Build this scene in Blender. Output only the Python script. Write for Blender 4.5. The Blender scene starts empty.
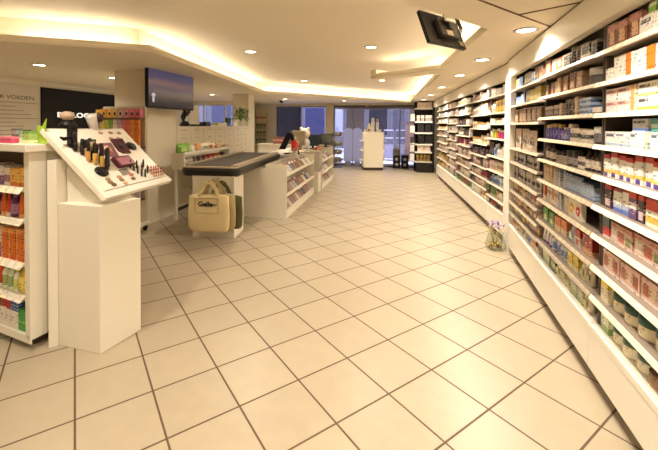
import bpy, bmesh, math, random
from mathutils import Vector, Matrix
random.seed(7)
C = bpy.context.scene.collection
S = bpy.context.scene
PI = math.pi

# ------------------------------------------------------------------ materials
def lin(h):
    h = h.lstrip('#'); r = []
    for i in (0, 2, 4):
        c = int(h[i:i+2], 16) / 255
        r.append(c / 12.92 if c <= .04045 else ((c + .055) / 1.055) ** 2.4)
    return (*r, 1)
MATS = {}
def M(col, rough=.5, metal=0., emit=0., spec=.5, trans=0., alpha=1., pr=False, noise=0.):
    key = (col, rough, metal, emit, spec, trans, alpha, pr, noise)
    if key in MATS: return MATS[key]
    m = bpy.data.materials.new('surface'); m.use_nodes = True
    nt = m.node_tree; b = nt.nodes['Principled BSDF']
    c = lin(col)
    b.inputs['Base Color'].default_value = c
    b.inputs['Roughness'].default_value = rough
    b.inputs['Metallic'].default_value = metal
    b.inputs['Specular IOR Level'].default_value = spec
    if trans: b.inputs['Transmission Weight'].default_value = trans
    if alpha < 1: b.inputs['Alpha'].default_value = alpha
    if emit:
        b.inputs['Emission Color'].default_value = c
        b.inputs['Emission Strength'].default_value = emit
    N = nt.nodes.new; L = nt.links.new
    if noise:
        tc = N('ShaderNodeTexCoord'); nz = N('ShaderNodeTexNoise'); nz.inputs['Scale'].default_value = 6
        nz.inputs['Detail'].default_value = 4
        mx = N('ShaderNodeMix'); mx.data_type = 'RGBA'; mx.blend_type = 'MULTIPLY'
        rp = N('ShaderNodeMapRange'); rp.inputs['To Min'].default_value = 1 - noise; rp.inputs['To Max'].default_value = 1
        L(tc.outputs['Object'], nz.inputs['Vector']); L(nz.outputs['Fac'], rp.inputs['Value'])
        mx.inputs[0].default_value = 1; mx.inputs[6].default_value = c
        L(rp.outputs['Result'], mx.inputs[7]); L(mx.outputs[2], b.inputs['Base Color'])
    if pr:   # small printed lines and blocks, as on packaging
        lum = .3 * c[0] + .6 * c[1] + .1 * c[2]
        ink = (c[0] * .34, c[1] * .32, c[2] * .38, 1) if lum > .12 else (min(1, c[0] * 2 + .45), min(1, c[1] * 2 + .42), min(1, c[2] * 2 + .38), 1)
        tc = N('ShaderNodeTexCoord'); mp = N('ShaderNodeMapping'); mp.inputs['Scale'].default_value = (55, 10, 62)
        vo = N('ShaderNodeTexNoise'); vo.inputs['Scale'].default_value = 1.0; vo.inputs['Detail'].default_value = 1
        sp = N('ShaderNodeSeparateXYZ'); fr = N('ShaderNodeMath'); fr.operation = 'FRACT'
        mu = N('ShaderNodeMath'); mu.operation = 'MULTIPLY'; mu.inputs[1].default_value = 44
        lt = N('ShaderNodeMath'); lt.operation = 'LESS_THAN'; lt.inputs[1].default_value = .5
        gt = N('ShaderNodeMath'); gt.operation = 'GREATER_THAN'; gt.inputs[1].default_value = .5
        an = N('ShaderNodeMath'); an.operation = 'MULTIPLY'
        big = N('ShaderNodeTexNoise'); big.inputs['Scale'].default_value = 14
        bg = N('ShaderNodeMath'); bg.operation = 'GREATER_THAN'; bg.inputs[1].default_value = .5
        a2 = N('ShaderNodeMath'); a2.operation = 'MULTIPLY'
        mx = N('ShaderNodeMix'); mx.data_type = 'RGBA'; mx.inputs[6].default_value = c; mx.inputs[7].default_value = ink
        L(tc.outputs['Object'], mp.inputs['Vector']); L(mp.outputs['Vector'], vo.inputs['Vector'])
        L(tc.outputs['Object'], sp.inputs['Vector']); L(sp.outputs['Z'], mu.inputs[0]); L(mu.outputs[0], fr.inputs[0])
        L(fr.outputs[0], lt.inputs[0]); L(vo.outputs['Fac'], gt.inputs[0])
        L(lt.outputs[0], an.inputs[0]); L(gt.outputs[0], an.inputs[1])
        L(tc.outputs['Object'], big.inputs['Vector']); L(big.outputs['Fac'], bg.inputs[0])
        L(an.outputs[0], a2.inputs[0]); L(bg.outputs[0], a2.inputs[1])
        L(a2.outputs[0], mx.inputs[0]); L(mx.outputs[2], b.inputs['Base Color'])
    MATS[key] = m
    return m

def tile_mat():
    m = bpy.data.materials.new('floor_tiles'); m.use_nodes = True
    nt = m.node_tree; b = nt.nodes['Principled BSDF']; N = nt.nodes.new; L = nt.links.new
    tc = N('ShaderNodeTexCoord'); sp = N('ShaderNodeSeparateXYZ'); L(tc.outputs['Object'], sp.inputs[0])
    def mth(op, a, bb=None):
        n = N('ShaderNodeMath'); n.operation = op
        for i, v in enumerate((a, bb)):
            if v is None: continue
            if isinstance(v, (int, float)): n.inputs[i].default_value = v
            else: L(v, n.inputs[i])
        return n.outputs[0]
    P = .3915; r2 = math.sqrt(.5)
    u = mth('MULTIPLY', mth('ADD', sp.outputs['X'], sp.outputs['Y']), r2 / P)
    v = mth('MULTIPLY', mth('SUBTRACT', sp.outputs['Y'], sp.outputs['X']), r2 / P)
    u = mth('SUBTRACT', u, 1.5556 / P - 40); v = mth('SUBTRACT', v, 1.898 / P - 40)
    g = .0055 / P
    def edge(t):
        f = mth('FRACT', t); d = mth('MINIMUM', f, mth('SUBTRACT', 1.0, f)); return mth('LESS_THAN', d, g)
    grout = mth('MAXIMUM', edge(u), edge(v))
    cb = N('ShaderNodeCombineXYZ'); L(mth('FLOOR', u), cb.inputs[0]); L(mth('FLOOR', v), cb.inputs[1])
    wn = N('ShaderNodeTexWhiteNoise'); wn.noise_dimensions = '2D'; L(cb.outputs[0], wn.inputs['Vector'])
    nz = N('ShaderNodeTexNoise'); nz.inputs['Scale'].default_value = 9; nz.inputs['Detail'].default_value = 6
    L(tc.outputs['Object'], nz.inputs['Vector'])
    va = mth('ADD', mth('MULTIPLY', wn.outputs['Value'], .06), mth('MULTIPLY', nz.outputs['Fac'], .16))
    va = mth('ADD', va, .84)
    mx = N('ShaderNodeMix'); mx.data_type = 'RGBA'; mx.blend_type = 'MULTIPLY'; mx.inputs[0].default_value = 1
    mx.inputs[6].default_value = lin('#b0a28a'); L(va, mx.inputs[7])
    m2 = N('ShaderNodeMix'); m2.data_type = 'RGBA'; L(grout, m2.inputs[0]); L(mx.outputs[2], m2.inputs[6]); m2.inputs[7].default_value = lin('#5a4632')
    L(m2.outputs[2], b.inputs['Base Color'])
    ro = mth('ADD', mth('MULTIPLY', grout, .4), mth('ADD', mth('MULTIPLY', nz.outputs['Fac'], .15), .27))
    L(ro, b.inputs['Roughness'])
    bp = N('ShaderNodeBump'); bp.inputs['Strength'].default_value = .35; bp.inputs['Distance'].default_value = .003
    L(mth('SUBTRACT', 1.0, grout), bp.inputs['Height']); L(bp.outputs[0], b.inputs['Normal'])
    return m

def strip_mat(c1='#f4efe2', c2='#fbf3cf', c3='#e4dcc8'):   # shelf edge strip carrying small price tickets
    m = bpy.data.materials.new('price_strip'); m.use_nodes = True
    nt = m.node_tree; b = nt.nodes['Principled BSDF']; N = nt.nodes.new; L = nt.links.new
    tc = N('ShaderNodeTexCoord'); br = N('ShaderNodeTexBrick'); mp = N('ShaderNodeMapping')
    mp.inputs['Rotation'].default_value = (PI / 2, 0, 0)
    br.offset = 0; br.inputs['Scale'].default_value = 1; br.inputs['Brick Width'].default_value = .085; br.inputs['Row Height'].default_value = .09
    br.inputs['Mortar Size'].default_value = .012; br.inputs['Color1'].default_value = lin(c1); br.inputs['Color2'].default_value = lin(c2)
    br.inputs['Mortar'].default_value = lin(c3)
    nz = N('ShaderNodeTexNoise'); nz.inputs['Scale'].default_value = 70
    gt = N('ShaderNodeMath'); gt.operation = 'GREATER_THAN'; gt.inputs[1].default_value = .66
    mx = N('ShaderNodeMix'); mx.data_type = 'RGBA'; mx.inputs[7].default_value = lin('#8c8fa0')
    L(tc.outputs['Object'], mp.inputs['Vector']); L(mp.outputs[0], br.inputs['Vector']); L(tc.outputs['Object'], nz.inputs['Vector'])
    L(nz.outputs['Fac'], gt.inputs[0]); L(gt.outputs[0], mx.inputs[0]); L(br.outputs['Color'], mx.inputs[6]); L(mx.outputs[2], b.inputs['Base Color'])
    b.inputs['Roughness'].default_value = .35
    return m

def clear_mat():
    m = bpy.data.materials.new('clear_glass'); m.use_nodes = True
    nt = m.node_tree; N = nt.nodes.new; L = nt.links.new; nt.nodes.remove(nt.nodes['Principled BSDF'])
    o = nt.nodes['Material Output']; t = N('ShaderNodeBsdfTransparent'); g = N('ShaderNodeBsdfGlossy'); mx = N('ShaderNodeMixShader')
    g.inputs['Roughness'].default_value = .05; t.inputs[0].default_value = (.93,.95,.92,1); mx.inputs[0].default_value = .1
    L(t.outputs[0], mx.inputs[1]); L(g.outputs[0], mx.inputs[2]); L(mx.outputs[0], o.inputs[0]); return m
def sheet_mat(c):
    m = bpy.data.materials.new('backlit_sheet'); m.use_nodes = True
    nt = m.node_tree; N = nt.nodes.new; L = nt.links.new; nt.nodes.remove(nt.nodes['Principled BSDF'])
    o = nt.nodes['Material Output']; t = N('ShaderNodeBsdfTranslucent'); g = N('ShaderNodeBsdfDiffuse'); mx = N('ShaderNodeMixShader')
    t.inputs[0].default_value = lin(c); g.inputs[0].default_value = lin(c); mx.inputs[0].default_value = .25
    L(t.outputs[0], mx.inputs[1]); L(g.outputs[0], mx.inputs[2]); L(mx.outputs[0], o.inputs[0]); return m
def glass_mat():
    m = bpy.data.materials.new('window_glass'); m.use_nodes = True
    nt = m.node_tree; N = nt.nodes.new; L = nt.links.new
    nt.nodes.remove(nt.nodes['Principled BSDF'])
    o = nt.nodes['Material Output']; t = N('ShaderNodeBsdfTransparent'); g = N('ShaderNodeBsdfGlossy'); mx = N('ShaderNodeMixShader'); f = N('ShaderNodeFresnel')
    g.inputs['Roughness'].default_value = .02; t.inputs[0].default_value = (.9, .93, .97, 1)
    L(f.outputs[0], mx.inputs[0]); L(t.outputs[0], mx.inputs[1]); L(g.outputs[0], mx.inputs[2]); L(mx.outputs[0], o.inputs[0])
    return m
GLASS = glass_mat(); STRIP = strip_mat(); STRIP_FAR = strip_mat('#d6cab4', '#dccfae', '#c4b8a2'); STRIP_TAN = strip_mat('#b5a68c', '#bfae8c', '#a3957e')  # STRIP_FAR darkens the white strips for the dimmer light on the far wall
WHITE = M('#e9e4d8', .45); CREAM = M('#e6dfce', .45); WALLW = M('#e6e0d2', .7); CEIL = M('#e3d9c4', .75)
BLACK = M('#110f11', .45, spec=.3); DARK = M('#2a2523', .5); STEEL = M('#b9b7b2', .3, .9); CHROME = M('#d8d8d8', .15, 1.)

# ------------------------------------------------------------------ mesh builder
class MB:
    def __init__(s): s.v = []; s.f = []; s.mi = []; s.ms = []; s.sm = []
    def mat(s, m):
        if m not in s.ms: s.ms.append(m)
        return s.ms.index(m)
    def add(s, vs, fs, m, smooth=False):
        o = len(s.v); s.v += [tuple(p) for p in vs]; k = s.mat(m)
        for f in fs: s.f.append([i + o for i in f]); s.mi.append(k); s.sm.append(smooth)
        return s
    def box(s, x0, x1, y0, y1, z0, z1, m):
        v = [(x0,y0,z0),(x1,y0,z0),(x1,y1,z0),(x0,y1,z0),(x0,y0,z1),(x1,y0,z1),(x1,y1,z1),(x0,y1,z1)]
        return s.add(v, [(0,3,2,1),(4,5,6,7),(0,1,5,4),(1,2,6,5),(2,3,7,6),(3,0,4,7)], m)
    def prism(s, poly, z0, z1, m):
        n = len(poly)
        a = sum(poly[i][0]*poly[(i+1)%n][1]-poly[(i+1)%n][0]*poly[i][1] for i in range(n))
        if a < 0: poly = poly[::-1]
        v = [(x,y,z0) for x,y in poly] + [(x,y,z1) for x,y in poly]
        f = [tuple(range(n))[::-1], tuple(range(n, 2*n))] + [(i,(i+1)%n,n+(i+1)%n,n+i) for i in range(n)]
        return s.add(v, f, m)
    def lathe(s, prof, m, c=(0,0,0), n=14, sx=1, sy=1, smooth=True):
        v = []; f = []
        for r, z in prof:
            for k in range(n):
                a = 2*PI*k/n; v.append((c[0]+r*sx*math.cos(a), c[1]+r*sy*math.sin(a), c[2]+z))
        for j in range(len(prof)-1):
            for k in range(n): f.append((j*n+k, j*n+(k+1)%n, (j+1)*n+(k+1)%n, (j+1)*n+k))
        f.append(tuple(range(n))[::-1]); f.append(tuple(range((len(prof)-1)*n, len(prof)*n)))
        return s.add(v, f, m, smooth)
    def tube(s, pts, r, m, n=8, smooth=True):
        pts = [Vector(p) for p in pts]; v = []; f = []; rr = r if isinstance(r, (list, tuple)) else [r]*len(pts)
        for i, p in enumerate(pts):
            t = (pts[min(i+1,len(pts)-1)] - pts[max(i-1,0)]).normalized()
            a = t.orthogonal().normalized() if i == 0 else (a - t*a.dot(t)).normalized()
            b = t.cross(a)
            for k in range(n):
                q = 2*PI*k/n; v.append(p + (a*math.cos(q)+b*math.sin(q))*rr[i])
        for j in range(len(pts)-1):
            for k in range(n): f.append((j*n+k, j*n+(k+1)%n, (j+1)*n+(k+1)%n, (j+1)*n+k))
        f.append(tuple(range(n))[::-1]); f.append(tuple(range((len(pts)-1)*n, len(pts)*n)))
        return s.add(v, f, m, smooth)
    def ball(s, c, r, m, n=12, h=8, sz=1., sx=1., sy=1.):
        return s.lathe([(max(1e-4, r*math.sin(PI*j/h)), -r*sz*math.cos(PI*j/h)) for j in range(h+1)], m, c, n, sx, sy)
    def xf(s, mat, a=0):
        for i in range(a, len(s.v)): s.v[i] = tuple(mat @ Vector(s.v[i]))
        return s
    def mesh(s, name):
        me = bpy.data.meshes.new(name); me.from_pydata(s.v, [], s.f)
        for m in s.ms: me.materials.append(m)
        me.polygons.foreach_set('material_index', s.mi); me.polygons.foreach_set('use_smooth', s.sm)
        me.update(); return me
    def build(s, name, parent=None, loc=(0,0,0), rz=0, bev=0):
        o = bpy.data.objects.new(name, s.mesh(name)); C.objects.link(o)
        o.location = loc; o.rotation_euler = (0, 0, rz)
        if parent: o.parent = parent
        if bev:
            b = o.modifiers.new('edge', 'BEVEL'); b.width = bev; b.segments = 2; b.limit_method = 'ANGLE'
        return o

def tag(o, label, cat, group=None, kind=None):
    o['label'] = label; o['category'] = cat
    if group: o['group'] = group
    if kind: o['kind'] = kind
    return o
def thing(name, label, cat, loc=(0,0,0), rz=0, group=None):
    o = bpy.data.objects.new(name, None); C.objects.link(o); o.location = loc; o.rotation_euler = (0,0,rz)
    o.empty_display_size = .05
    return tag(o, label, cat, group)
def struct(o): o['kind'] = 'structure'; return o
def copy_tree(o, parent=None):
    c = o.copy(); C.objects.link(c)
    if parent: c.parent = parent
    for ch in list(o.children): copy_tree(ch, c)
    return c
def text_mesh(txt, size, depth, mat, bold=0.):
    cu = bpy.data.curves.new('lettering', 'FONT'); cu.body = txt; cu.size = size; cu.extrude = depth; cu.resolution_u = 3; cu.offset = bold
    o = bpy.data.objects.new('lettering', cu); C.objects.link(o)
    bpy.context.view_layer.update()
    me = bpy.data.meshes.new_from_object(o.evaluated_get(bpy.context.evaluated_depsgraph_get()))
    bpy.data.objects.remove(o); me.materials.clear(); me.materials.append(mat); me.name = 'lettering'
    return me
def fit_text(txt, w, h, depth, mat, bold=0.):
    me = text_mesh(txt, 1., depth, mat, bold)
    xs = [v.co.x for v in me.vertices]; ys = [v.co.y for v in me.vertices]
    for v in me.vertices:
        v.co.x = (v.co.x-min(xs))/(max(xs)-min(xs))*w; v.co.y = (v.co.y-min(ys))/(max(ys)-min(ys))*h
    return me
def text_obj(name, txt, size, depth, mat, parent, mw):
    o = bpy.data.objects.new(name, text_mesh(txt, size, depth, mat)); C.objects.link(o); o.parent = parent; o.matrix_local = mw
    return o
ORD = ['zeroth','first','second','third','fourth','fifth','sixth','seventh','eighth','ninth','tenth','eleventh','twelfth','thirteenth','fourteenth','fifteenth','sixteenth','seventeenth','eighteenth','nineteenth','twentieth']

# ------------------------------------------------------------------ camera
H = 1.6; YAW, PIT, ROL = map(math.radians, (11.8, 1.2, -.35))
cam = bpy.data.cameras.new('camera'); co = bpy.data.objects.new('camera', cam); C.objects.link(co); S.camera = co
cam.sensor_width = 36; cam.lens = 359.7 / 658 * 36; cam.shift_x = (329 - 310.3) / 658; cam.shift_y = -(225 - 132.6) / 658
cam.clip_start = .05; cam.clip_end = 200
rt = Vector((math.cos(YAW), math.sin(YAW), 0)); fw = Vector((-math.sin(YAW), math.cos(YAW), 0)); up = Vector((0,0,1))
f2 = fw*math.cos(PIT) - up*math.sin(PIT); u2 = fw*math.sin(PIT) + up*math.cos(PIT)
cx = rt*math.cos(ROL) - u2*math.sin(ROL); cy = rt*math.sin(ROL) + u2*math.cos(ROL)
co.matrix_world = Matrix(((cx.x,cy.x,-f2.x,0),(cx.y,cy.y,-f2.y,0),(cx.z,cy.z,-f2.z,H),(0,0,0,1)))

# ------------------------------------------------------------------ room shell
XL, YB, YF, ZC, ZR = -6.9, -3.0, 14.3, 2.45, 2.76
FX = 2.06      # wall behind the far shelving
def sbox(name, *a, m=WALLW, bev=0):
    x0,x1,y0,y1,z0,z1 = a
    cxm, cym = (x0+x1)/2, (y0+y1)/2
    return struct(MB().box(x0-cxm, x1-cxm, y0-cym, y1-cym, 0, z1-z0, m).build(name, None, (cxm, cym, z0), 0, bev))
fl = MB().box(XL-.2, FX+.2, YB-.2, YF+.12, -.1, 0, tile_mat()).build('floor'); struct(fl)
# near wall frame
BX, BY = 1.645, 5.5
ND = Vector((-.111, -.9938)).normalized(); NI = Vector((-ND.y, ND.x))     # along the wall towards the camera; into the wall
NRZ = math.atan2(ND.y, ND.x)
def near(s, w): p = Vector((BX, BY)) + ND*s + NI*w; return (p.x, p.y)
sbox('wall_left', XL-.12, XL, YB-.12, 12.2, 0, 2.9)
sbox('wall_back', XL-.12, FX+.3, YB-.12, YB, 0, 2.9)
sbox('wall_right_far', FX, FX+.12, 5.0, YF+.12, 0, 2.9)
p0 = near(.3, .46); p1 = near(8.7, .46); p2 = near(8.7, .58); p3 = near(.3, .58)
struct(MB().prism([p0,p1,p2,p3], 0, 2.9, WALLW).build('wall_right_near'))
# rear dispensary wall with a window band, then the jog to the shop front
sbox('wall_rear_lower', XL, -5.35, 12.2, 12.32, 0, 1.5)
sbox('wall_rear_upper', XL, -5.35, 12.2, 12.32, 2.33, 2.9)
sbox('wall_rear_side', -5.45, -5.35, 12.32, YF, 0, 2.9)
sbox('wall_front_left', -5.35, -4.42, YF, YF+.12, 0, 2.9)
sbox('wall_front_sill', -4.42, -2.32, YF, YF+.12, 0, .82)
sbox('wall_front_header', -4.42, 1.12, YF, YF+.12, 2.36, 2.9)
sbox('wall_front_pier', -2.32, -2.03, YF-.25, YF+.12, 0, 2.45, m=M('#d8c9ae', .6))
sbox('wall_front_right', 1.12, FX+.2, YF, YF+.12, 0, 2.9)
struct(MB().box(-2.03, 1.12, -.05, .05, 0, .09, M('#5a5148', .5)).build('trim_1', None, (0, YF+.02, 2.29)))
struct(MB().box(-2.03, 1.12, -.06, .06, 0, .05, M('#57524d', .5)).build('trim_2', None, (0, YF+.02, 0)))

# raised ceiling and lower soffit with the lit opening
sbox('ceiling', XL-.1, FX+.3, YB-.1, YF+.1, ZR, ZR+.08, m=CEIL)
HOLE = [(-.7,YB+.6),(-.7,1.7),(.05,2.5),(.87,3.42),(.80,5.72),(-.27,6.62),(-.06,6.92),(.84,6.2),(.90,13.75),(-3.22,9.25),(-2.70,3.76),(-3.95,2.98),(-5.6,1.9),(-5.6,YB+.6)]
def poly_with_hole(outer, hole, z, t, m, name):
    cu = bpy.data.curves.new('c', 'CURVE'); cu.dimensions = '2D'; cu.fill_mode = 'BOTH'; cu.extrude = t/2
    for pts in (outer, hole):
        sp = cu.splines.new('POLY'); sp.points.add(len(pts)-1); sp.use_cyclic_u = True
        for p, q in zip(sp.points, pts): p.co = (q[0], q[1], 0, 1)
    o = bpy.data.objects.new('c', cu); C.objects.link(o); bpy.context.view_layer.update()
    me = bpy.data.meshes.new_from_object(o.evaluated_get(bpy.context.evaluated_depsgraph_get()))
    bpy.data.objects.remove(o); me.materials.clear(); me.materials.append(m); me.name = name
    n = bpy.data.objects.new(name, me); C.objects.link(n); n.location = (0,0,z+t/2); return struct(n)
poly_with_hole([(XL,YB),(2.6,YB),(2.6,5.0),(FX,5.0),(FX,YF),(XL,YF)], HOLE, ZC, .03, CEIL, 'ceiling_soffit')
def offset_poly(P, d):
    n = len(P); out = []
    for i in range(n):
        a, b, c = Vector(P[i-1]), Vector(P[i]), Vector(P[(i+1)%n])
        n1 = Vector(((b-a).y, -(b-a).x)).normalized(); n2 = Vector(((c-b).y, -(c-b).x)).normalized()
        k = 1 + n1.dot(n2); q = b + (n1+n2) * (d / max(k, .35)); out.append((q.x, q.y))
    return out
ar = sum(HOLE[i][0]*HOLE[(i+1)%len(HOLE)][1]-HOLE[(i+1)%len(HOLE)][0]*HOLE[i][1] for i in range(len(HOLE)))
SG = 1 if ar > 0 else -1
lip_i = offset_poly(HOLE, SG*.0); lip_o = offset_poly(HOLE, SG*.025)
def ring(name, A, B, z0, z1, m):
    n = len(A); v = [(x,y,z) for z in (z0,z1) for P in (A,B) for x,y in P]; f = []
    for i in range(n):
        j = (i+1)%n
        f += [(i,j,n+j,n+i),(2*n+i,3*n+i,3*n+j,2*n+j),(i,2*n+i,2*n+j,j),(n+i,n+j,3*n+j,3*n+i)]
    b = MB().add(v, f, m); return b.build(name)
struct(ring('trim_3', lip_i, lip_o, ZC+.03, ZC+.075, CEIL))
struct(MB().prism([(-.27,6.62),(-.06,6.92),(.04,6.85),(-.17,6.54)], ZC+.0305, ZC+.15, CEIL).build('trim_11'))          # end cap of the spur
RIS = [p for k, p in enumerate(HOLE) if k not in (5, 6)]          # the thin spur has no riser behind it
RIS[4] = (.80, 5.9); 
r_i = offset_poly(RIS, SG*.24); r_o = offset_poly(RIS, SG*.30)
struct(ring('trim_4', r_i, r_o, ZC+.03, ZR, CEIL))
# warm tube lamps lying on the cove ledge

# ------------------------------------------------------------------ lamps
WARM = (1, .885, .735)
SPOT_W, COVE_W = 62., 15.
def lampmat(name, e, col=(1,.84,.58,1)):
    m = bpy.data.materials.new(name); m.use_nodes = True; b = m.node_tree.nodes['Principled BSDF']
    b.inputs['Base Color'].default_value = (1,1,1,1); b.inputs['Emission Color'].default_value = col; b.inputs['Emission Strength'].default_value = e
    return m
LAMP = lampmat('lamp_glow', 9); TUBE = lampmat('tube_glow', COVE_W, (1,.88,.71,1))
def seg_tube(k, a, b, label):
    a = Vector(a); b = Vector(b); L = (b-a).length; mid = (a+b)/2; rz = math.atan2((b-a).y, (b-a).x)
    t = thing('cove_lamp', label, 'lamp', (mid.x, mid.y, ZC+.031), rz, 'lamps hidden on the ceiling cove ledge')
    MB().box(-L/2, L/2, -.02, .02, 0, .015, WHITE).build('base', t)
    MB().tube([(-L/2+.02,0,.03),(L/2-.02,0,.03)], .013, TUBE, 8).build('tube', t)
TP = offset_poly(HOLE, SG*.12)
cl = 'hidden tube lamp lighting the cove above the ceiling opening edge'
n = len(TP)
for i in (2,3,4,7,8,9,10,11,12):
    a, b = Vector(TP[i]), Vector(TP[(i+1)%n]); d = (b-a).normalized(); e = .12
    if i == 7: a = a + d*.3
    seg_tube(i, a + d*e, b - d*e, cl)
def downlight(x, y, z, label, w=SPOT_W, group='round recessed ceiling downlights', size=150):
    t = thing('downlight', label, 'lamp', (x, y, z), 0, group)
    MB().lathe([(.07,0),(.1,-.002),(.1,-.008),(.085,-.013),(.07,-.006)], STEEL, n=24).build('trim_ring', t)
    MB().lathe([(.0005,-.0085),(.071,-.0085),(.071,-.004),(.0005,-.004)], LAMP, n=24).build('bulb', t)
    l = bpy.data.lights.new('downlight_beam', 'SPOT'); l.energy = w; l.color = WARM; l.spot_size = math.radians(size); l.spot_blend = .9; l.shadow_soft_size = .05
    o = bpy.data.objects.new('downlight_beam', l); C.objects.link(o); o.location = (x, y, z-.03)
    return t
ys = [.3, 1.9, 3.5, 4.95, 6.4, 8.3, 10.3, 12.1]
for k, y in enumerate(ys):
    lb = ['round downlight behind the camera over the right shelves','round downlight beyond the frame over the right shelves','bright round downlight washing the wall above the right shelves, nearest one','round downlight in the right soffit, second along the shelves','round downlight in the right soffit, third along the shelves','round downlight in the right soffit, fourth along the shelves','round downlight in the right soffit, fifth along the shelves','round downlight in the right soffit, farthest, near the black rack'][k]
    downlight(1.2 if y > 3 else .55, y, ZC, lb, SPOT_W*1.7)  # the one behind the camera is unseen, added for bounce light
for x, y, lb in ((-2.1,5.4,'round downlight in the raised ceiling above the checkout belt, left one of the nearer pair'),(-.22,5.4,'round downlight in the raised ceiling, right one of the nearer pair'),(-2.1,9.2,'round downlight in the raised ceiling, farther back'),(-.1,9.4,'round downlight in the raised ceiling toward the shop front'),(-2.1,1.6,'round raised ceiling downlight beyond the frame on the left'),(-1.0,.4,'round raised ceiling downlight over the camera'),(-4.4,-.5,'round raised ceiling downlight behind the left shelf unit'),(-2.2,-1.6,'round raised ceiling downlight behind the camera')):
    downlight(x, y, ZR, lb, SPOT_W*(1.15 if y < 2 else .9))  # the four around and behind the camera are unseen, added as fill light
for x, y, lb in ((-4.9,4.3,'round downlight in the low ceiling before the black sign'),(-4.9,5.75,'round downlight in the low ceiling partly behind the wide pillar'),(-4.8,9.4,'round downlight in the low ceiling above the drawer wall'),(-3.2,11.3,'round downlight in the low ceiling beyond the slim pillar'),(-5.0,7.6,'round downlight in the low ceiling behind the wide pillar'),(-1.4,12.4,'round downlight in the low ceiling by the shop front')):
    downlight(x, y, ZC, lb, SPOT_W*1.15)

# seams in the soffit on the right
def seam(k, a, b, w=.012):
    a = Vector(a); b = Vector(b); m = (a+b)/2; L = (b-a).length
    struct(MB().box(-L/2, L/2, -w/2, w/2, -.006, .002, M('#6b543a', .8)).build('trim_%d' % k, None, (m.x, m.y, ZC), math.atan2((b-a).y,(b-a).x)))
seam(5, (.30,2.28), (1.02,3.06)); seam(6, (1.02,3.06), (1.55,3.62)); seam(7, (.98,3.02), (1.35,2.75)); seam(8, (.87,6.3),(.87,8.2), .006)
# upper wall above the shelving, with a dark strip painting in the ceiling's shadow gap
for nm_, poly in (('near', [near(.45,-.06), near(8.6,-.06), near(8.6,.0), near(.45,.0)]), ('far', [(1.58,4.95),(1.58,12.75),(1.64,12.75),(1.64,4.95)])):
    struct(MB().prism(poly, 2.22, ZC-.016, WHITE).build('wall_cornice_'+nm_))
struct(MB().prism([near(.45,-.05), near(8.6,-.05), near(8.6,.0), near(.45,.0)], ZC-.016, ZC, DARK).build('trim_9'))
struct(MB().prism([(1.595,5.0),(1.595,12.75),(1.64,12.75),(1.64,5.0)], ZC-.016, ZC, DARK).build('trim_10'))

# pillars
struct(MB().box(-.295,.295,-.4,.4,0,ZC,M('#e2d9c4',.6)).build('wall_pillar_wide', None, (-3.975, 5.43, 0)))
struct(MB().box(-.225,.225,-.23,.23,0,ZC,M('#e2d9c4',.6)).build('wall_pillar_slim', None, (-3.92, 9.58, 0)))
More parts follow.
